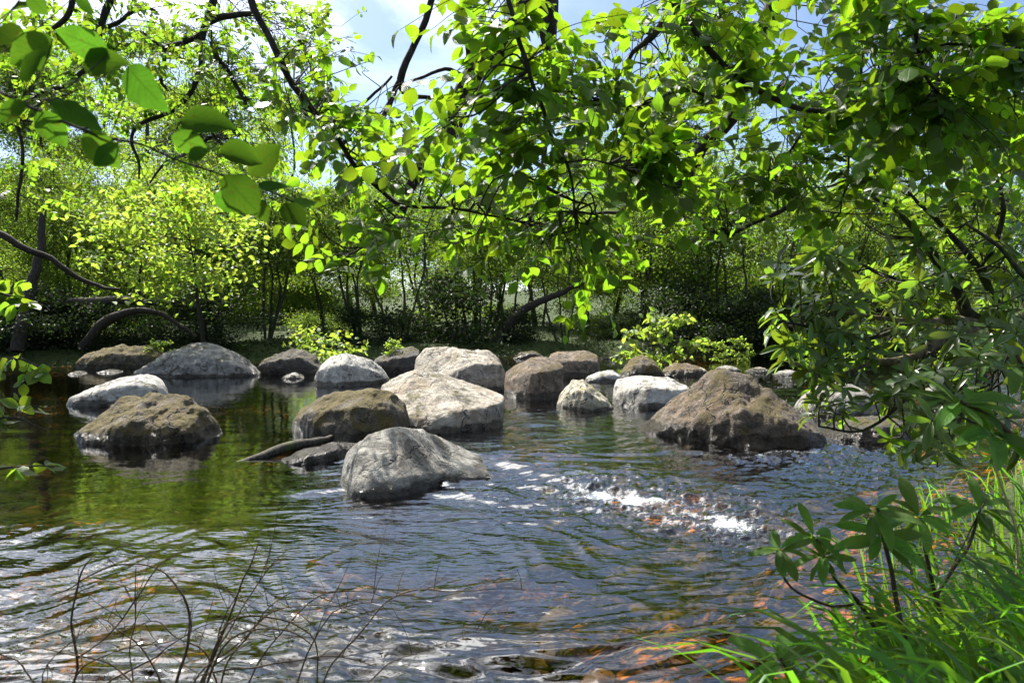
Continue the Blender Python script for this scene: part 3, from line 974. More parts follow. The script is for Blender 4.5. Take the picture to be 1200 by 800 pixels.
# fallen limbs on the left bank and the sunken log
def limb(label, ctl, mat='bark', name='fallen_branch', cat='branch', group=None):
    """ctl: photo x, y, depth, thickness in px"""
    p = np.array([np.concatenate([P(a, b, d), [w * d / F / 2]]) for a, b, d, w in ctl])
    q = spline(p, n=7)
    q[:, :3] += .05 * np.linalg.norm(p[-1, :3] - p[0, :3]) * .25 * np.stack([fbm(q[:, :3] * 1.5 + k * 7, 3, 5) for k in range(3)], 1)
    mb = MB()
    mb.tube(q[:, :3], np.maximum(q[:, 3], .004), 9)
    o = mb.build(name, M[mat], origin=tuple(p[0, :3]))
    return tag(o, label, cat, group)


limb('sunken forked log between the pyramid shaped boulder and the flat dark rock', [(256, 549, 9.0, 6), (300, 538, 9.4, 10), (340, 525, 9.9, 12), (372, 519, 10.3, 9), (394, 512, 10.8, 5)], 'bark_far', 'sunken_log', 'log')
GL = 'fallen limbs on the left bank'
limb('long level mossy trunk lying across the left bank', [(40, 361, 28, 6), (90, 354, 28, 11), (140, 352, 28, 10), (185, 354, 28, 6)], 'bark_far', group=GL)
limb('arched dark limb above the mossy slab', [(95, 408, 27, 10), (120, 380, 27, 12), (150, 366, 27, 9), (190, 368, 27, 6), (230, 395, 27, 4)], 'bark', group=GL)
limb('bare limb reaching right from the left edge', [(-30, 260, 24, 10), (20, 285, 24, 8), (60, 305, 24.5, 7), (105, 332, 25, 5), (140, 340, 25, 3)], 'bark', group=GL)
limb('dark trunk leaning out at the far left edge', [(20, 410, 26, 16), (32, 350, 26.5, 13), (45, 300, 27, 10), (52, 240, 27.5, 6)], 'bark', group=GL)
limb('leaning dark trunk in the middle of the far bank', [(575, 412, 33, 14), (600, 375, 33, 11), (640, 350, 33, 8), (690, 330, 33, 4)], 'bark')

# ------------------------------------------------------------------ overhanging branches
def bough_path(ctl):
    p = np.array([np.concatenate([P(a, b, d), [max(w, 1.2) * d / F / 2]]) for a, b, d, w in ctl])
    q = spline(p, step=.06)
    q[:, :3] += .012 * np.stack([fbm(q[:, :3] * 5 + k * 7, 2, 5) for k in range(3)], 1)
    return q


def lead_in(ctl_path, anchor, r):
    a = ctl_path[0, :3]
    m1 = anchor * .55 + a * .45
    m1[2] = max(anchor[2], a[2]) + .35
    pp = np.array([[*anchor, r], [*m1, (r + ctl_path[0, 3]) / 2], [*a, ctl_path[0, 3]]])
    return np.concatenate([spline(pp, step=.15)[:-1], ctl_path])


class Tree:
    """an overhanging tree: trunk off the frame, each bough a part with its leaves as sub-part"""

    def __init__(self, name, base, top, r, label, cat='tree', group=None, bark='bark', leafmat='beech', tm=BEECH):
        self.base = np.array(base, float)
        self.bark, self.leafmat, self.tm = bark, leafmat, tm
        self.root = thing(name, base, label, cat, group)
        self.boughs = []
        if r:
            t = wander(self.base - [0, 0, .3], np.array(top, float), 14, .04, 3)
            mb = MB()
            mb.tube(t, np.linspace(r, r * .5, 14), 12)
            mb.build('trunk', M[bark], self.root, self.base)

    def bough(self, ctl, anchor=None, r=.05, mat=None):
        q = bough_path(ctl)
        vis = q.copy()
        if anchor is not None:
            q = lead_in(q, np.array(anchor, float), r)
        w = MB()
        w.tube(q[:, :3], np.maximum(q[:, 3], .0012), 8)
        b = {'path': vis, 'wood': w, 'pos': [], 'd': [], 'n': [], 's': [], 'mat': mat}
        self.boughs.append(b)
        return b

    def leaf(self, b, pos, d, n, s):
        b['pos'].append(pos); b['d'].append(d); b['n'].append(n); b['s'].append(s)

    def nearest(self, p, lim):
        best = None
        for b in self.boughs:
            dd = np.linalg.norm(b['path'][:, :3] - p, axis=1)
            i = int(dd.argmin())
            if best is None or dd[i] < best[0]:
                best = (dd[i], b, i)
        return best if best[0] < lim else None

    def spray(self, b, p0, p1, n, size, tilt=.6, face=(0, 0, 1), r=.0022, side=.035):
        """a twig from p0 to p1 with leaves alternating on its outer part"""
        L = np.linalg.norm(p1 - p0)
        mid = (p0 + p1) / 2 + rng.normal(size=3) * L * .08 + [0, 0, L * .06]
        q = spline(np.array([p0, mid, p1]), n=6)
        b['wood'].tube(q, np.linspace(r, r * .35, len(q)), 5)
        t = q[-1] - q[-4]
        t /= np.linalg.norm(t)
        nrm = np.array(face, float) + rng.normal(size=3) * tilt
        nrm -= t * nrm.dot(t) * .7
        nrm /= np.linalg.norm(nrm)
        sd = np.cross(t, nrm)
        sd /= np.linalg.norm(sd) + 1e-9
        for k in range(n):
            f = 1 - (k / max(n, 1)) ** .9 * min(.85, n * side / max(L, .05))
            p = q[min(len(q) - 1, max(0, int(round(f * (len(q) - 1)))))] * .5 + (p0 + (p1 - p0) * f) * .5
            if k == 0:
                d = t + rng.normal(size=3) * .2
            else:
                d = t * .6 + sd * (1 if k % 2 else -1) * 1.0 + rng.normal(size=3) * .25
            self.leaf(b, p, d + np.array([0, 0, -.18]), nrm + rng.normal(size=3) * .3, size * rng.uniform(.5, 1.25))

    def finish(self, leafname='leaves'):
        for b in self.boughs:
            o = b['wood'].build('bough', M[self.bark if not b['mat'] else b['mat']], self.root, self.base)
            if b['pos']:
                mb = MB()
                pos, d, n, s = (np.array(b[k]) for k in ('pos', 'd', 'n', 's'))
                which = rng.integers(0, len(self.tm), len(pos))
                for k, t in enumerate(self.tm):
                    mm = which == k
                    mb.leaves(t, pos[mm], d[mm], n[mm], s[mm])
                mb.build(leafname, M[self.leafmat], o, self.base)


def fill(tree, regions, lim=1.4):
    """regions: x0, y0, x1, y1, number of sprays, depth range, leaves per spray, leaf length, tilt"""
    for x0, y0, x1, y1, cnt, d0, d1, nl, size, tilt in regions:
        k, tries = 0, 0
        while k < cnt and tries < cnt * 6:
            tries += 1
            px, py, d = rng.uniform(x0, x1), rng.uniform(y0, y1), rng.uniform(d0, d1)
            if 400 < px < 530 and py < 100 and rng.random() < .75:     # the open patch of sky
                continue
            if 885 < px < 1015 and 150 < py < 255 and rng.random() < .55:     # and the smaller one on the right
                continue
            p1 = P(px, py, d)
            hit = tree.nearest(p1, lim)
            if hit is None:
                continue
            dd, b, i = hit
            j = max(0, i - int(dd * 4))
            p0 = b['path'][j, :3]
            if dd > .45:
                # a side shoot carries the spray out
                q = p1 + (p0 - p1) * (.32 / dd)
                qq = spline(np.array([p0, (p0 + q) / 2 + rng.normal(size=3) * dd * .1 + [0, 0, dd * .08], q]), n=6)
                b['wood'].tube(qq, np.linspace(.0045, .0024, len(qq)), 5)
                p0 = q
            tree.spray(b, p0, p1, max(3, int(rng.normal(nl, 2))), size, tilt)
            k += 1


# the big beech whose boughs hang over the river from behind the viewer
bt = Tree('beech_tree', (2.0, -1.8, .5), (1.6, -1.2, 7.0), .26, 'overhanging beech with broad translucent green leaves filling the top', leafmat='beech')
AN = (1.65, -1.2, 5.2)
bt.bough([(290, -25, 3.1, 9), (294, 0, 3.1, 9), (314, 40, 3.1, 8), (327, 71, 3.1, 8), (341, 101, 3.15, 7.5), (368, 135, 3.2, 7), (400, 172, 3.25, 6), (420, 200, 3.3, 5.5), (450, 225, 3.3, 5), (475, 236, 3.35, 4.5),
          (530, 241, 3.4, 3.5), (589, 256, 3.5, 2.5), (632, 268, 3.6, 2)], AN, .06)
bt.bough([(475, 236, 3.35, 4), (458, 262, 3.3, 3), (430, 288, 3.3, 2.5), (405, 300, 3.3, 2)])
bt.bough([(594, -20, 2.5, 6), (597, 5, 2.5, 6), (605, 40, 2.5, 6), (615, 70, 2.5, 6), (622, 97, 2.5, 5), (637, 130, 2.55, 5), (650, 165, 2.6, 4.5), (665, 193, 2.6, 4), (671, 225, 2.65, 3), (672, 262, 2.7, 2)], AN, .05)
bt.bough([(665, 193, 2.6, 3), (700, 190, 2.6, 2.5), (740, 205, 2.6, 2)])
bt.bough([(796, -20, 3.0, 9), (802, 10, 3.0, 9), (813, 40, 3.0, 9), (837, 72, 3.0, 8.5), (862, 93, 3.0, 8), (925, 122, 3.1, 7), (965, 128, 3.1, 6), (1005, 133, 3.2, 5), (1045, 130, 3.3, 4.5), (1075, 126, 3.4, 4), (1140, 140, 3.5, 2)], AN, .06)
bt.bough([(1060, -15, 2.6, 6), (1064, 8, 2.6, 6), (1072, 30, 2.6, 6), (1076, 62, 2.6, 5), (1084, 88, 2.6, 4), (1100, 108, 2.6, 3)], AN, .05)
bt.bough([(1076, 64, 2.6, 4), (1110, 55, 2.6, 3.5), (1160, 52, 2.6, 3), (1210, 46, 2.6, 2)])
bt.bough([(632, -30, 6.0, 46), (622, 5, 6.0, 38), (592, 50, 6.0, 27), (550, 95, 6.0, 24), (524, 160, 6.1, 22), (498, 192, 6.2, 19), (478, 226, 6.3, 12), (468, 262, 6.4, 6)], (1.65, -1.1, 5.9), .2)
bt.bough([(634, -20, 5.9, 36), (642, 25, 5.9, 26), (643, 70, 5.9, 12), (641, 110, 5.9, 9), (640, 150, 5.9, 9), (637, 200, 6.0, 5)])
bt.bough([(540, -20, 5.5, 7), (545, 20, 5.5, 8), (550, 60, 5.6, 9), (548, 98, 5.9, 10)])
bt.bough([(510, -20, 5.8, 8), (502, 15, 5.8, 8), (482, 60, 5.8, 8), (468, 95, 5.8, 9), (480, 112, 5.9, 6), (520, 118, 6.0, 4)], (1.65, -1.1, 6.2), .08)
bt.bough([(548, 92, 6.0, 8), (528, 82, 5.9, 5), (505, 85, 5.8, 4), (478, 98, 5.8, 3)])
bt.bough([(468, 95, 5.8, 7), (440, 150, 5.8, 6), (420, 160, 5.8, 4), (395, 168, 5.8, 3)])
bt.bough([(915, -25, 5.0, 24), (908, 5, 5.0, 22), (891, 44, 5.0, 20), (877, 75, 5.0, 17), (858, 140, 5.1, 14), (828, 165, 5.2, 14), (807, 205, 5.3, 15), (785, 221, 5.3, 11), (760, 235, 5.4, 7), (731, 247, 5.5, 5), (690, 253, 5.6, 3)], (1.65, -1.1, 5.9), .14)
bt.bough([(844, -20, 4.6, 8), (846, 20, 4.6, 9), (849, 66, 4.8, 8), (860, 130, 5.0, 7)])
bt.bough([(785, 5, 3.4, 9), (775, 30, 3.4, 9), (762, 45, 3.4, 8), (742, 62, 3.4, 5), (724, 90, 3.4, 4), (712, 112, 3.4, 2)], (1.65, -1.2, 5.4), .05)
bt.bough([(880, 100, 3.05, 4), (840, 112, 3.1, 4), (800, 105, 3.1, 4), (770, 120, 3.2, 3), (735, 127, 3.2, 2.5), (690, 120, 3.2, 2)])
bt.bough([(945, 127, 3.1, 4), (935, 160, 3.1, 3), (910, 195, 3.1, 3), (895, 215, 3.1, 2)])
bt.bough([(1000, 133, 3.2, 4), (996, 170, 3.2, 3), (994, 210, 3.2, 2.5), (985, 250, 3.2, 2)])
bt.bough([(920, 241, 4.2, 6), (890, 258, 4.2, 5), (860, 275, 4.2, 4), (845, 285, 4.2, 2)])
# the crown above the frame, which shades the boulders and darkens the water's reflection
for ctl in [
    [(560, -140, 3.5, 26), (520, -120, 6.0, 18), (470, -90, 9.0, 12), (430, -60, 11.5, 7), (400, -50, 12.6, 5), (345, -60, 13.3, 4)],
    [(640, -260, 3.5, 26), (600, -190, 6.0, 18), (590, -130, 9.0, 12), (560, -90, 12.0, 6)],
    [(760, -200, 3.5, 24), (780, -150, 6.0, 16), (800, -110, 8.5, 10), (790, -80, 11.0, 5)],
    [(420, -260, 3.5, 22), (340, -190, 5.5, 15), (290, -130, 8.0, 10), (260, -90, 10.0, 5)],
    [(900, -220, 3.5, 20), (980, -160, 5.0, 13), (1060, -120, 6.5, 8), (1120, -100, 7.5, 5)],
]:
    bt.bough(ctl, (1.65, -1.2, 6.3), .13)
fill(bt, [
    (285, -120, 430, -35, 34, 12.0, 13.8, 11, .11, .7),
    (200, -330, 800, -35, 34, 8.0, 14.0, 11, .12, .7),
    (480, -260, 1000, -60, 14, 4.5, 9.0, 11, .10, .7),
    (-60, -300, 420, -60, 14, 6.0, 11.0, 11, .11, .7),
], 3.0)
fill(bt, [
    (400, 0, 620, 110, 24, 2.2, 3.2, 7, 0.061, 0.60),
    (410, 110, 720, 210, 84, 2.3, 3.6, 9, 0.059, 0.60),
    (400, 200, 740, 290, 78, 2.4, 4.0, 9, 0.059, 0.60),
    (520, 270, 760, 345, 37, 2.6, 3.8, 8, 0.057, 0.60),
    (330, 220, 470, 330, 23, 2.6, 3.8, 8, 0.061, 0.60),
    (300, 40, 420, 200, 24, 2.6, 3.4, 6, 0.061, 0.60),
    (600, 0, 790, 130, 48, 2.2, 3.4, 8, 0.061, 0.60),
    (720, 110, 960, 290, 125, 2.4, 4.4, 10, 0.059, 0.52),
    (790, -10, 1000, 120, 116, 2.4, 4.6, 10, 0.061, 0.45),
    (980, -10, 1210, 130, 188, 2.2, 4.4, 10, 0.064, 0.41),
    (930, 110, 1210, 240, 159, 2.4, 4.4, 10, 0.061, 0.45),
    (540, 0, 770, 150, 46, 2.6, 4.6, 9, .060, .50),
    (330, 40, 480, 230, 34, 2.8, 3.8, 7, .055, .55),
    (400, 120, 640, 210, 26, 3.4, 5.2, 9, .060, .50),
    (640, 310, 720, 400, 7, 2.8, 3.4, 6, 0.053, 0.60),
], 1.5)
bt.finish()

# the near twig across the top left
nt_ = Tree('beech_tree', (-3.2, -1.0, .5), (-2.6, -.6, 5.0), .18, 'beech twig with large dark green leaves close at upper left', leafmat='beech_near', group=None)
b = nt_.bough([(-60, 80, 1.12, 4.5), (0, 107, 1.12, 4.2), (45, 127, 1.12, 4), (100, 150, 1.13, 3.8), (135, 163, 1.14, 3.5), (170, 170, 1.15, 3), (205, 186, 1.17, 2.8), (240, 198, 1.2, 2.6), (290, 222, 1.22, 2.4), (340, 244, 1.26, 1.8)], (-2.7, -.6, 2.6), .02)
near = [  # stalk end x, y -> tip x, y (photo px), depth
    (22, 90, 64, 60, 1.05), (62, 46, 10, 82, 1.10), (30, 120, -14, 148, 1.08), (45, 130, 82, 178, 1.1), (58, 115, 130, 148, 1.15), (100, 153, 145, 205, 1.12), (138, 168, 104, 194, 1.1),
    (150, 78, 195, 138, 1.12), (212, 142, 278, 140, 1.16), (200, 160, 252, 178, 1.13), (220, 185, 250, 172, 1.12), (255, 180, 312, 182, 1.18), (262, 205, 302, 250, 1.18), (250, 228, 292, 246, 1.2),
    (300, 218, 348, 222, 1.2), (298, 230, 320, 268, 1.2), (292, 205, 330, 165, 1.25), (330, 240, 365, 268, 1.24), (340, 244, 375, 232, 1.26),
    (128, 62, 66, 34, 1.2), (66, 36, 112, 60, 1.25), (98, 75, 138, 70, 1.2), (132, 82, 150, 66, 1.22), (-6, 35, 32, 60, 1.2), (10, 15, 52, -6, 1.2), (90, -6, 112, 28, 1.2), (30, -10, 56, 22, 1.15)]
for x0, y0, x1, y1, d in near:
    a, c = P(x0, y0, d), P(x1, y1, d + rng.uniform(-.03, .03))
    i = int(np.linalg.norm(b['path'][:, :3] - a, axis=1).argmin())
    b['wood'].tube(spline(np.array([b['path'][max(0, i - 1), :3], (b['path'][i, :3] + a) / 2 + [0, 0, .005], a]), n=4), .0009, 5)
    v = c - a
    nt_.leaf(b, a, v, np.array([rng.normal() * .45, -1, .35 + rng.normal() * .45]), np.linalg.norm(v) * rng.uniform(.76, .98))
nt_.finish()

# fine leaved tree reaching in from the left
ft = Tree('alder_tree', (-6.2, .6, .6), (-5.6, 1.4, 8.0), .22, 'small leaved tree with crooked dark twigs against the sky at upper left', leafmat='fine', tm=SMALL)
AF = (-5.6, 1.4, 6.5)
D = 8.0
for ctl in [
    [(252, -20, D, 9), (250, 0, D, 9), (241, 28, D, 9), (236, 50, D, 8), (237, 75, D, 7), (222, 110, D, 6), (203, 130, D, 4)],
    [(145, -15, D, 9), (132, 0, D, 9), (121, 20, D, 8), (116, 36, D, 6), (108, 60, D, 4)],
    [(90, -20, 7, 8), (84, 2, 7, 7), (77, 22, 7, 7), (61, 34, 7, 5)],
    [(116, 36, D, 6), (140, 25, D, 5), (156, 13, D, 5), (178, 10, D, 4), (187, 18, D, 3)],
    [(236, 40, D, 6), (214, 50, D, 6), (193, 55, D, 5), (178, 47, D, 4), (165, 37, D, 3)],
    [(193, 55, D, 5), (193, 75, D, 5), (189, 92, D, 4), (196, 104, D, 3)],
    [(120, 70, 7.4, 6), (98, 83, 7.4, 6), (76, 100, 7.4, 5), (55, 106, 7.4, 4), (37, 116, 7.4, 3)],
    [(240, 28, D, 8), (262, 20, D, 8), (297, 16, D, 6), (320, 22, D, 4)],
    [(248, 50, D, 6), (256, 70, D, 6), (268, 83, D, 5), (280, 108, D, 4), (291, 126, D, 3)],
    [(203, 130, D, 5), (170, 142, D, 5), (158, 150, D, 4), (154, 166, D, 4), (162, 190, D, 3), (163, 210, D, 2)],
    [(355, 60, D, 5), (368, 85, D, 4), (380, 112, D, 3), (400, 130, D, 3)],
    [(20, 140, 9, 4), (27, 180, 9, 4), (22, 220, 9, 4), (18, 260, 9, 3)],
    [(250, 160, D, 4), (240, 165, D, 4), (218, 180, D, 4), (190, 195, D, 3), (176, 215, D, 2)],
    [(350, 145, 7, 5), (390, 128, 7, 5), (420, 125, 7, 4), (460, 90, 7, 3)],
]:
    off = ctl[0][1] < 0
    ft.bough(ctl, AF if off else None, .07)
fill(ft, [
    (0, 0, 390, 140, 380, 7, 9.5, 12, .075, .8),
    (0, 120, 420, 260, 120, 7.5, 10, 12, .08, .8),
    (60, 40, 330, 200, 80, 7.2, 9, 12, .075, .8),
    (300, 0, 420, 110, 14, 7, 9, 9, .07, .8),
    (400, 0, 470, 60, 3, 7, 8, 8, .06, .8),
], 2.2)
ft.finish()

# small twigs at the left edge over the calm water
hz = Tree('hazel_shrub', (-3.4, 1.8, .35), (-3.2, 2.0, 1.5), .03, 'yellow green leafy twigs poking in at the left edge above calm water', 'shrub', leafmat='fine', tm=BEECH)
hz.bough([(-120, 470, 4.2, 6), (-40, 435, 4.2, 4), (10, 420, 4.2, 3), (45, 428, 4.2, 2)], (-3.2, 2.0, 1.4), .012)
hz.bough([(-100, 520, 4.0, 5), (-30, 500, 4.0, 3), (20, 490, 4.0, 2.5), (55, 505, 4.0, 1.5)], (-3.2, 2.0, 1.2), .012)
hz.bough([(-100, 560, 3.8, 5), (-30, 552, 3.8, 3), (15, 545, 3.8, 2.5), (62, 550, 3.8, 1.5)], (-3.2, 2.0, 1.0), .012)
hz.bough([(-100, 330, 4.5, 5), (-30, 335, 4.5, 3), (15, 348, 4.5, 2.5), (52, 360, 4.5, 1.5)], (-3.2, 2.0, 1.5), .012)
fill(hz, [(-20, 410, 55, 450, 7, 4, 4.4, 6, .085, .6), (-20, 455, 50, 520, 6, 3.9, 4.2, 6, .085, .6), (-10, 540, 62, 556, 3, 3.7, 3.9, 5, .085, .5), (-20, 320, 45, 365, 6, 4.3, 4.6, 6, .085, .6)], .7)
hz.finish()

# ------------------------------------------------------------------ rhododendron on the right bank
rh = Tree('rhododendron_bush', (3.75, 5.4, .45), (3.9, 5.5, 1.4), .07, 'large rhododendron with whorls of dark narrow leaves leaning in from the right', 'shrub', leafmat='rhodo', tm=RHODO, bark='bark_far')
RA = (3.9, 5.45, 1.3)
rb = [
    [(1240, 400, 5.6, 16), (1187, 392, 5.4, 12), (1165, 350, 5.3, 10), (1150, 322, 5.2, 9), (1120, 280, 5.1, 7), (1090, 250, 5.0, 5), (1060, 225, 4.9, 3)],
    [(1190, 385, 5.4, 16), (1140, 372, 5.3, 15), (1128, 350, 5.2, 13), (1105, 318, 5.2, 12), (1085, 285, 5.1, 9), (1052, 252, 5.0, 6), (1020, 230, 4.9, 3)],
    [(1150, 380, 5.3, 12), (1127, 376, 5.2, 11), (1095, 377, 5.1, 10), (1068, 376, 5.0, 8), (1020, 372, 4.9, 5), (975, 360, 4.8, 3)],
    [(1145, 385, 5.3, 14), (1106, 396, 5.1, 13), (1085, 410, 5.0, 12), (1060, 420, 4.9, 10), (1016, 426, 4.8, 7), (975, 440, 4.7, 4), (930, 425, 4.6, 3)],
    [(1090, 405, 5.0, 7), (1070, 450, 4.8, 5), (1040, 490, 4.7, 4), (1000, 505, 4.6, 3), (960, 500, 4.5, 2.5)],
    [(1060, 380, 5.0, 6), (1010, 400, 4.8, 5), (960, 385, 4.6, 4), (920, 378, 4.5, 3)],
    [(1110, 320, 5.2, 8), (1060, 330, 5.0, 6), (1010, 310, 4.8, 4), (960, 290, 4.7, 3)],
    [(1180, 390, 5.0, 9), (1150, 440, 4.6, 7), (1130, 480, 4.3, 5), (1110, 520, 4.2, 3)],
    [(1150, 322, 5.2, 8), (1175, 260, 5.0, 6), (1165, 200, 4.9, 4), (1140, 160, 4.8, 3)],
    [(1240, 350, 4.6, 8), (1200, 320, 4.6, 7), (1170, 290, 4.6, 5), (1130, 265, 4.6, 3)],
]
for k, c in enumerate(rb):
    rh.bough(c, RA if k < 2 else None, .05, 'bark_tan' if k in (2, 3) else None)


def whorl(tree, b, p, axis, n, size, spread=1.0):
    axis = axis / np.linalg.norm(axis)
    a = np.cross(axis, [.3, .1, 1.0])
    a /= np.linalg.norm(a)
    c = np.cross(axis, a)
    o = rng.uniform(0, 6.28)
    for k in range(n):
        th = o + k * 2 * math.pi / n + rng.normal() * .25
        rad = math.cos(th) * a + math.sin(th) * c
        d = rad * spread * rng.uniform(.8, 1.1) + axis * rng.uniform(.1, .7) + [0, 0, -.25]
        tree.leaf(b, p + rad * .006 - axis * rng.uniform(0, .03), d, axis + rng.normal(size=3) * .25, size * rng.uniform(.65, 1.15))


def whorls(tree, regions, lim):
    for x0, y0, x1, y1, cnt, d0, d1, nl, size in regions:
        for _ in range(cnt):
            for _t in range(6):
                px, py, d = rng.uniform(x0, x1), rng.uniform(y0, y1), rng.uniform(d0, d1)
                p1 = P(px, py, d)
                hit = tree.nearest(p1, lim)
                if hit:
                    break
            if not hit:
                continue
            dd, b, i = hit
            j = max(0, i - int(dd * 5))
            p0 = b['path'][j, :3]
            q = spline(np.array([p0, (p0 + p1) / 2 + rng.normal(size=3) * dd * .12 + [0, 0, -dd * .08], p1]), n=6)
            b['wood'].tube(q, np.linspace(.006, .003, len(q)), 5)
            ax = (q[-1] - q[-3])
            ax = ax / (np.linalg.norm(ax) + 1e-6) + np.array([-.2, -.3, .7]) * rng.uniform(.3, 1.2)
            whorl(tree, b, p1, ax, max(5, int(rng.normal(nl, 1.5))), size)


whorls(rh, [
    (900, 290, 1010, 440, 60, 4.4, 5.0, 8, .125),
    (940, 420, 1060, 490, 20, 4.4, 4.9, 8, .125),
    (980, 180, 1200, 330, 100, 4.6, 5.6, 8, .125),
    (1000, 320, 1200, 430, 85, 4.5, 5.8, 8, .125),
    (1040, 410, 1200, 540, 40, 4.2, 5.4, 8, .125),
    (1080, 380, 1220, 560, 18, 3.6, 4.4, 8, .13),
    (1100, 100, 1210, 220, 24, 4.6, 5.4, 8, .12),
], 1.2)
rh.finish()

# near whorls at the right edge and the seedlings over the bank
def seedling(label, stems, size, mat='rhodo_near', name='rhododendron_seedling', tm=RHODO, nl=9):
    root = stems[0]['path'][0]
    base = P(*root[:3])
    g = ground_z(base[None, :2])[0]
    base[2] = max(g, .05)
    tr = Tree(name, tuple(base), None, 0, label, 'plant', 'rhododendron seedlings on the near bank', 'stem_dry', mat, tm)
    for s in stems:
        b = tr.bough([(x, y, d, w) for x, y, d, w in s['path']])
        p = b['path']
        for (x, y, d) in s['whorls']:
            p1 = P(x, y, d)
            i = int(np.linalg.norm(p[:, :3] - p1, axis=1).argmin())
            if np.linalg.norm(p[i, :3] - p1) > .02:
                b['wood'].tube(spline(np.array([p[max(0, i - 5), :3], (p[i, :3] + p1) / 2, p1]), n=5), .0025, 5)
            whorl(tr, b, p1, np.array([rng.normal() * .25, -.55, 1.0]), nl + int(rng.integers(-1, 3)), size, .95)
    for b in tr.boughs:
        b_o = b['wood'].build('stem', M['stem_dry'], tr.root, tr.base)
        mb = MB()
        pos, d, n, s = (np.array(b[k]) for k in ('pos', 'd', 'n', 's'))
        if len(pos):
            mb.leaves(tm[0], pos[::2], d[::2], n[::2], s[::2])
            mb.leaves(tm[1], pos[1::2], d[1::2], n[1::2], s[1::2])
            mb.build('leaves', M[mat], b_o, tr.base)
    return tr.root


seedling('rhododendron seedling with two leaf whorls reaching over the water', [
    {'path': [(1040, 760, 2.55, 6), (1010, 705, 2.5, 5), (985, 680, 2.5, 4.5), (968, 655, 2.5, 4), (957, 630, 2.5, 3.5)], 'whorls': [(955, 626, 2.5), (965, 650, 2.5)]},
    {'path': [(1010, 705, 2.5, 4), (960, 702, 2.45, 3), (930, 690, 2.4, 3), (916, 662, 2.4, 3), (914, 640, 2.4, 3)], 'whorls': [(914, 642, 2.4)]}], .108)
seedling('taller rhododendron seedling with upright pointed leaves', [
    {'path': [(1070, 780, 2.3, 7), (1050, 700, 2.3, 6), (1040, 650, 2.3, 5), (1030, 610, 2.3, 4), (1024, 592, 2.3, 3.5)], 'whorls': [(1024, 596, 2.3), (1032, 625, 2.3)]}], .125)
seedling('small rhododendron seedling low in front of the tall grass blades', [
    {'path': [(1120, 780, 2.5, 6), (1100, 700, 2.5, 5), (1085, 640, 2.5, 4), (1078, 605, 2.5, 3)], 'whorls': [(1078, 602, 2.5)]},
    {'path': [(1100, 700, 2.5, 4), (1130, 650, 2.55, 4), (1150, 600, 2.6, 3)], 'whorls': [(1152, 592, 2.6)]}], .125)
seedling('broad leaved shoot at the bottom edge left of the grass', [
    {'path': [(945, 840, 2.1, 6), (930, 800, 2.1, 5), (918, 775, 2.1, 4)], 'whorls': [(916, 770, 2.1), (940, 800, 2.1)]}], .13, nl=6)
seedling('rhododendron shoot with large leaves hanging in at the right edge', [
    {'path': [(1230, 560, 2.3, 8), (1190, 520, 2.3, 6), (1160, 490, 2.3, 5), (1125, 470, 2.3, 4)], 'whorls': [(1125, 470, 2.3), (1165, 500, 2.3)]},
    {'path': [(1240, 470, 2.4, 7), (1205, 440, 2.4, 5), (1192, 420, 2.4, 4)], 'whorls': [(1190, 425, 2.4)]}], .15)

# ------------------------------------------------------------------ grass on the near right bank (countless blades, one object)
mb = MB()
nb = 0
for _ in range(1300):
    d = rng.uniform(1.25, 2.7) if rng.random() < .72 else rng.uniform(2.7, 7.0)
    px = 930 + 400 * rng.beta(1.7, 1.0)
    if px < 1010 and rng.random() < .8:
        continue
    x = (px - 600) / F * d
    g = ground_z(np.array([[x, d]]))[0]
    top_lim = np.interp(px, [905, 1000, 1100, 1200, 1330], [760, 650, 585, 550, 520]) - (25 if d > 3.6 else 0)
    zmax = P(px, top_lim, d)[2]
    L = rng.uniform(.35, .8)
    base = np.array([x, d, max(g, -.05) - .03])
    zt = min(base[2] + L * .9, zmax + rng.normal() * .03)
    if zt - base[2] < .12:
        continue
    h_ = zt - base[2]
    a = rng.normal(math.pi * 1.0, .9)
    lean = np.array([math.cos(a), math.sin(a) * .7, 0])
    L2 = h_ * rng.uniform(.2, .85)
    w = rng.uniform(.007, .0165) if d < 2.7 else rng.uniform(.004, .01)
    k = 8
    t = np.linspace(0, 1, k)
    hz_ = h_ * (1 - (1 - t) ** 1.8) - h_ * .55 * np.maximum(t - .62, 0) ** 1.5 * rng.uniform(0, 2.2)
    pts = base + lean * (L2 * t ** 1.7)[:, None] + np.column_stack([t * 0, t * 0, hz_])
    side = np.array([.8, .25, 0]) * rng.choice([-1, 1]) + rng.normal(size=3) * .4
    side /= np.linalg.norm(side)
    ww = w * (1 - t ** 2.2) + .0006
    up = np.cross(side, lean)
    L_ = pts - side * ww[:, None]
    R_ = pts + side * ww[:, None]
    Mv = pts + np.array([0, 0, -1.0]) * (ww * .35)[:, None]
    V = np.stack([L_, Mv, R_], 1).reshape(-1, 3)
    fq = []
    for i in range(k - 1):
        for s in (0, 1):
            q = i * 3 + s
            fq.append((q, q + 1, q + 4, q + 3))
    mb.add(V, fq)
tag(mb.build('bank_grass', M['grass']), 'long arching green grass blades on the near right bank', 'grass', kind='stuff')
for lb, pts in [('bent straw coloured grass stalk in the green blades near the bottom', [(1165, 790, 2.0), (1130, 770, 1.95), (1095, 745, 1.9)]),
                ('pale dry stalk standing at the top of the grass bank', [(1192, 690, 2.6), (1190, 620, 2.6), (1165, 545, 2.6)]),
                ('short straw stalk among the seedling stems', [(1000, 760, 2.4), (1004, 735, 2.4), (1006, 718, 2.4)])]:
    m2 = MB()
    q = spline(np.array([P(*p) for p in pts]), n=6)
    m2.tube(q, np.linspace(.005, .003, len(q)), 6)
    tag(m2.build('dry_stalk', M['straw'], origin=tuple(q[0])), lb, 'stalk', 'dry stalks in the grass')

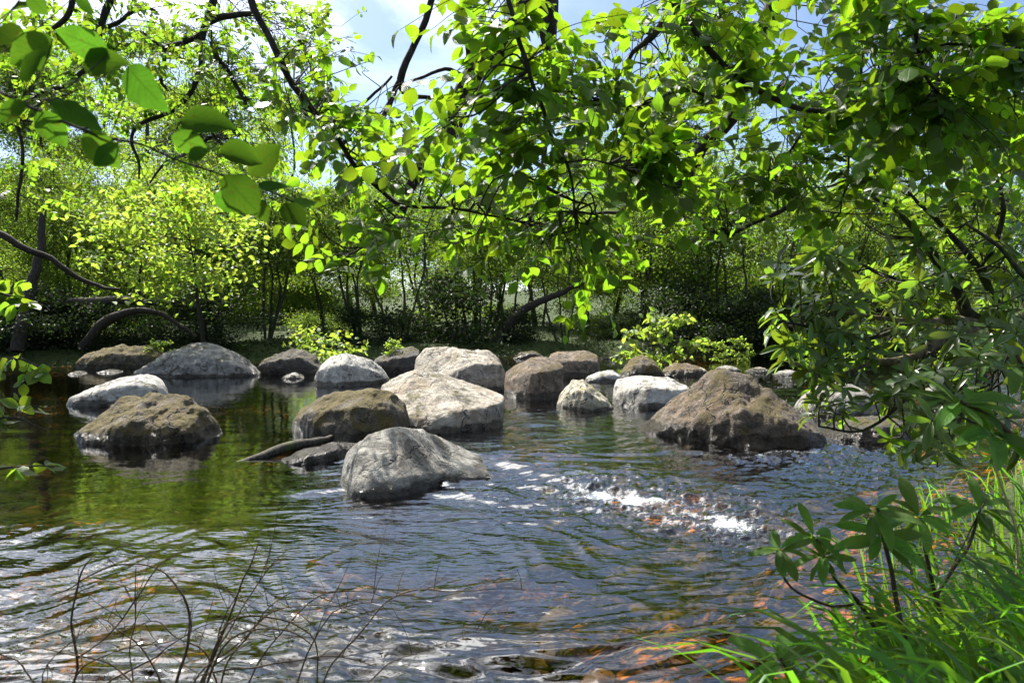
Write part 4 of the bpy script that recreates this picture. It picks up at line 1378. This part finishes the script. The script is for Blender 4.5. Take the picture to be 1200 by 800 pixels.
# ------------------------------------------------------------------ dead bramble arching at the bottom left
base = np.array([-1.25, 2.5, .12])
br = thing('dead_bramble', tuple(base), 'leafless dark bramble stems arching over the water at bottom left', 'bramble')
D = 2.75
stems = [
    [(185, 860, 12), (210, 790, 10), (222, 740, 9), (215, 700, 8), (196, 673, 6), (165, 662, 5), (120, 668, 5), (80, 690, 4), (60, 697, 3)],
    [(200, 860, 10), (250, 770, 9), (265, 735, 8), (282, 690, 6), (295, 655, 5), (303, 632, 3)],
    [(230, 860, 9), (242, 790, 8), (260, 740, 8), (285, 722, 7), (320, 722, 6), (350, 732, 5), (370, 752, 5), (372, 800, 4)],
    [(215, 870, 9), (250, 780, 8), (270, 750, 7), (300, 738, 6), (340, 740, 5), (365, 757, 4)],
    [(60, 860, 9), (90, 785, 8), (84, 730, 7), (90, 690, 6), (100, 664, 5), (112, 650, 3)],
    [(240, 790, 6), (290, 782, 6), (340, 775, 5), (400, 770, 4), (440, 780, 3)],
    [(92, 770, 6), (130, 740, 5), (160, 700, 5), (190, 660, 4), (200, 655, 3)],
    [(155, 800, 5), (153, 760, 4), (156, 735, 4), (158, 690, 4), (160, 664, 3)],
    [(255, 760, 5), (290, 700, 4), (315, 665, 4), (335, 645, 2)],
    [(282, 690, 4), (255, 745, 4), (262, 770, 3)],
    [(400, 830, 5), (455, 778, 4), (500, 760, 3), (540, 745, 2), (590, 730, 1.5)],
    [(60, 840, 5), (50, 790, 4), (75, 762, 3), (95, 770, 2)],
    [(610, 745, 3.0), (640, 710, 2.2), (648, 695, 1.6), (654, 672, 1.2)],
]
for k in range(11):
    x0 = rng.uniform(40, 400)
    sgn = rng.choice([-1, 1])
    hgt, run = rng.uniform(80, 165), rng.uniform(140, 340)
    t = np.linspace(0, 1, 7)
    stems.insert(0, [(x0 + sgn * run * q ** 1.5 + rng.normal() * 5, 850 - hgt * math.sin(min(1, q * 1.15) * math.pi * rng.uniform(.55, .72)), 7 - 5.5 * q) for q in t])
for k, s in enumerate(stems[:-1]):
    dd = D + rng.uniform(-.25, .25)
    p = np.array([np.concatenate([P(x, y, dd + .02 * i), [w * .36 * dd / F / 2]]) for i, (x, y, w) in enumerate(s)])
    q = spline(p, step=.025)
    q[:, :3] += .006 * np.stack([fbm(q[:, :3] * 9 + j * 7, 2, 5) for j in range(3)], 1)
    m2 = MB()
    m2.tube(q[:, :3], np.maximum(q[:, 3], .0009), 6)
    for j in range(rng.integers(4, 9)):
        i = rng.integers(len(q) // 3, len(q) - 2)
        e = q[i, :3] + (rnd_unit(1)[0] * [1, .5, .8] + [0, 0, .3]) * rng.uniform(.05, .24)
        m2.tube(spline(np.array([q[i, :3], (q[i, :3] + e) / 2 + rng.normal(size=3) * .01, e]), n=4), np.linspace(.0016, .0006, 9), 4)
    m2.build('stem', M['stem_dry'], br, base)

# ------------------------------------------------------------------ sky, sun, camera
SUN_EL, SUN_AZ = R(51), R(-32)          # behind the far bank, a little to the left (azimuth from +Y towards +X)
world = bpy.data.worlds.new('World')
scene.world = world
world.use_nodes = True
wt = world.node_tree
wt.nodes.clear()
h = N(wt)
sky = h.node('ShaderNodeTexSky', sky_type='NISHITA', sun_disc=False, sun_elevation=SUN_EL, sun_rotation=SUN_AZ, altitude=900.0, air_density=.9, dust_density=1.0, ozone_density=1.5)
gen = h.node('ShaderNodeTexCoord').outputs['Generated']
mp = h.node('ShaderNodeMapping', {'Vector': gen, 'Scale': (1.2, 1.2, 3.4)}).outputs[0]
cn = h.noise(mp, 2.1, 7, .6, .5)
up = h.node('ShaderNodeSeparateXYZ', {0: gen}).outputs[2]
cl = h.ramp(h.math('ADD', cn, h.ramp(up, .36, .62, 0, .17)), .54, .80)  # extra cloud added high above the view to lighten the water's reflections
col = h.mix(h.math('MULTIPLY', cl, .8), sky.outputs[0], (8, 8.4, 9.0))
sdir = (math.cos(SUN_EL) * math.sin(SUN_AZ), math.cos(SUN_EL) * math.cos(SUN_AZ), math.sin(SUN_EL))
near_sun = h.math('POWER', h.math('MAXIMUM', h.node('ShaderNodeVectorMath', {0: gen, 1: sdir}, operation='DOT_PRODUCT').outputs['Value'], 0.0), 15.0)
glow = h.math('MULTIPLY', near_sun, h.math('ADD', .35, h.math('MULTIPLY', h.ramp(cn, .40, .60), 2.0)))
col = h.mix(1.0, col, h.mix(h.math('MULTIPLY', glow, 1.0), (0, 0, 0), (40, 39, 37)), 'ADD')      # unseen bright cloud veil added round the sun to whiten the ripples
bg = h.node('ShaderNodeBackground', {'Color': col, 'Strength': .07})
o = h.node('ShaderNodeOutputWorld')
wt.links.new(bg.outputs[0], o.inputs['Surface'])

sl = bpy.data.lights.new('sun', 'SUN')
sl.energy = 5.0
sl.angle = R(.53)
sl.color = (1.0, .95, .86)
so = bpy.data.objects.new('sun', sl)
COL.objects.link(so)
sd_ = Vector((math.cos(SUN_EL) * math.sin(SUN_AZ), math.cos(SUN_EL) * math.cos(SUN_AZ), math.sin(SUN_EL)))
so.rotation_euler = sd_.to_track_quat('Z', 'Y').to_euler()
so.location = sd_ * 60

cd = bpy.data.cameras.new('camera')
cd.lens, cd.sensor_width, cd.clip_end, cd.clip_start = 28, 36, 2000, .05
cd.dof.use_dof = True
cd.dof.focus_distance = 7.0
cd.dof.aperture_fstop = 8.0
cam = bpy.data.objects.new('camera', cd)
COL.objects.link(cam)
cam.location = (0, 0, CAMZ)
cam.rotation_euler = (R(90) - A, 0, 0)
scene.camera = cam

scene.view_settings.view_transform = 'Standard'
scene.view_settings.look = 'None'
scene.view_settings.exposure = 1.42
scene.view_settings.gamma = 1
scene.render.engine = 'CYCLES'
cy = scene.cycles
cy.use_denoising = True
cy.max_bounces = 8
cy.diffuse_bounces = 3
cy.glossy_bounces = 3
cy.transmission_bounces = 5
cy.transparent_max_bounces = 8
cy.caustics_reflective = False
cy.caustics_refractive = False
cy.sample_clamp_indirect = 6
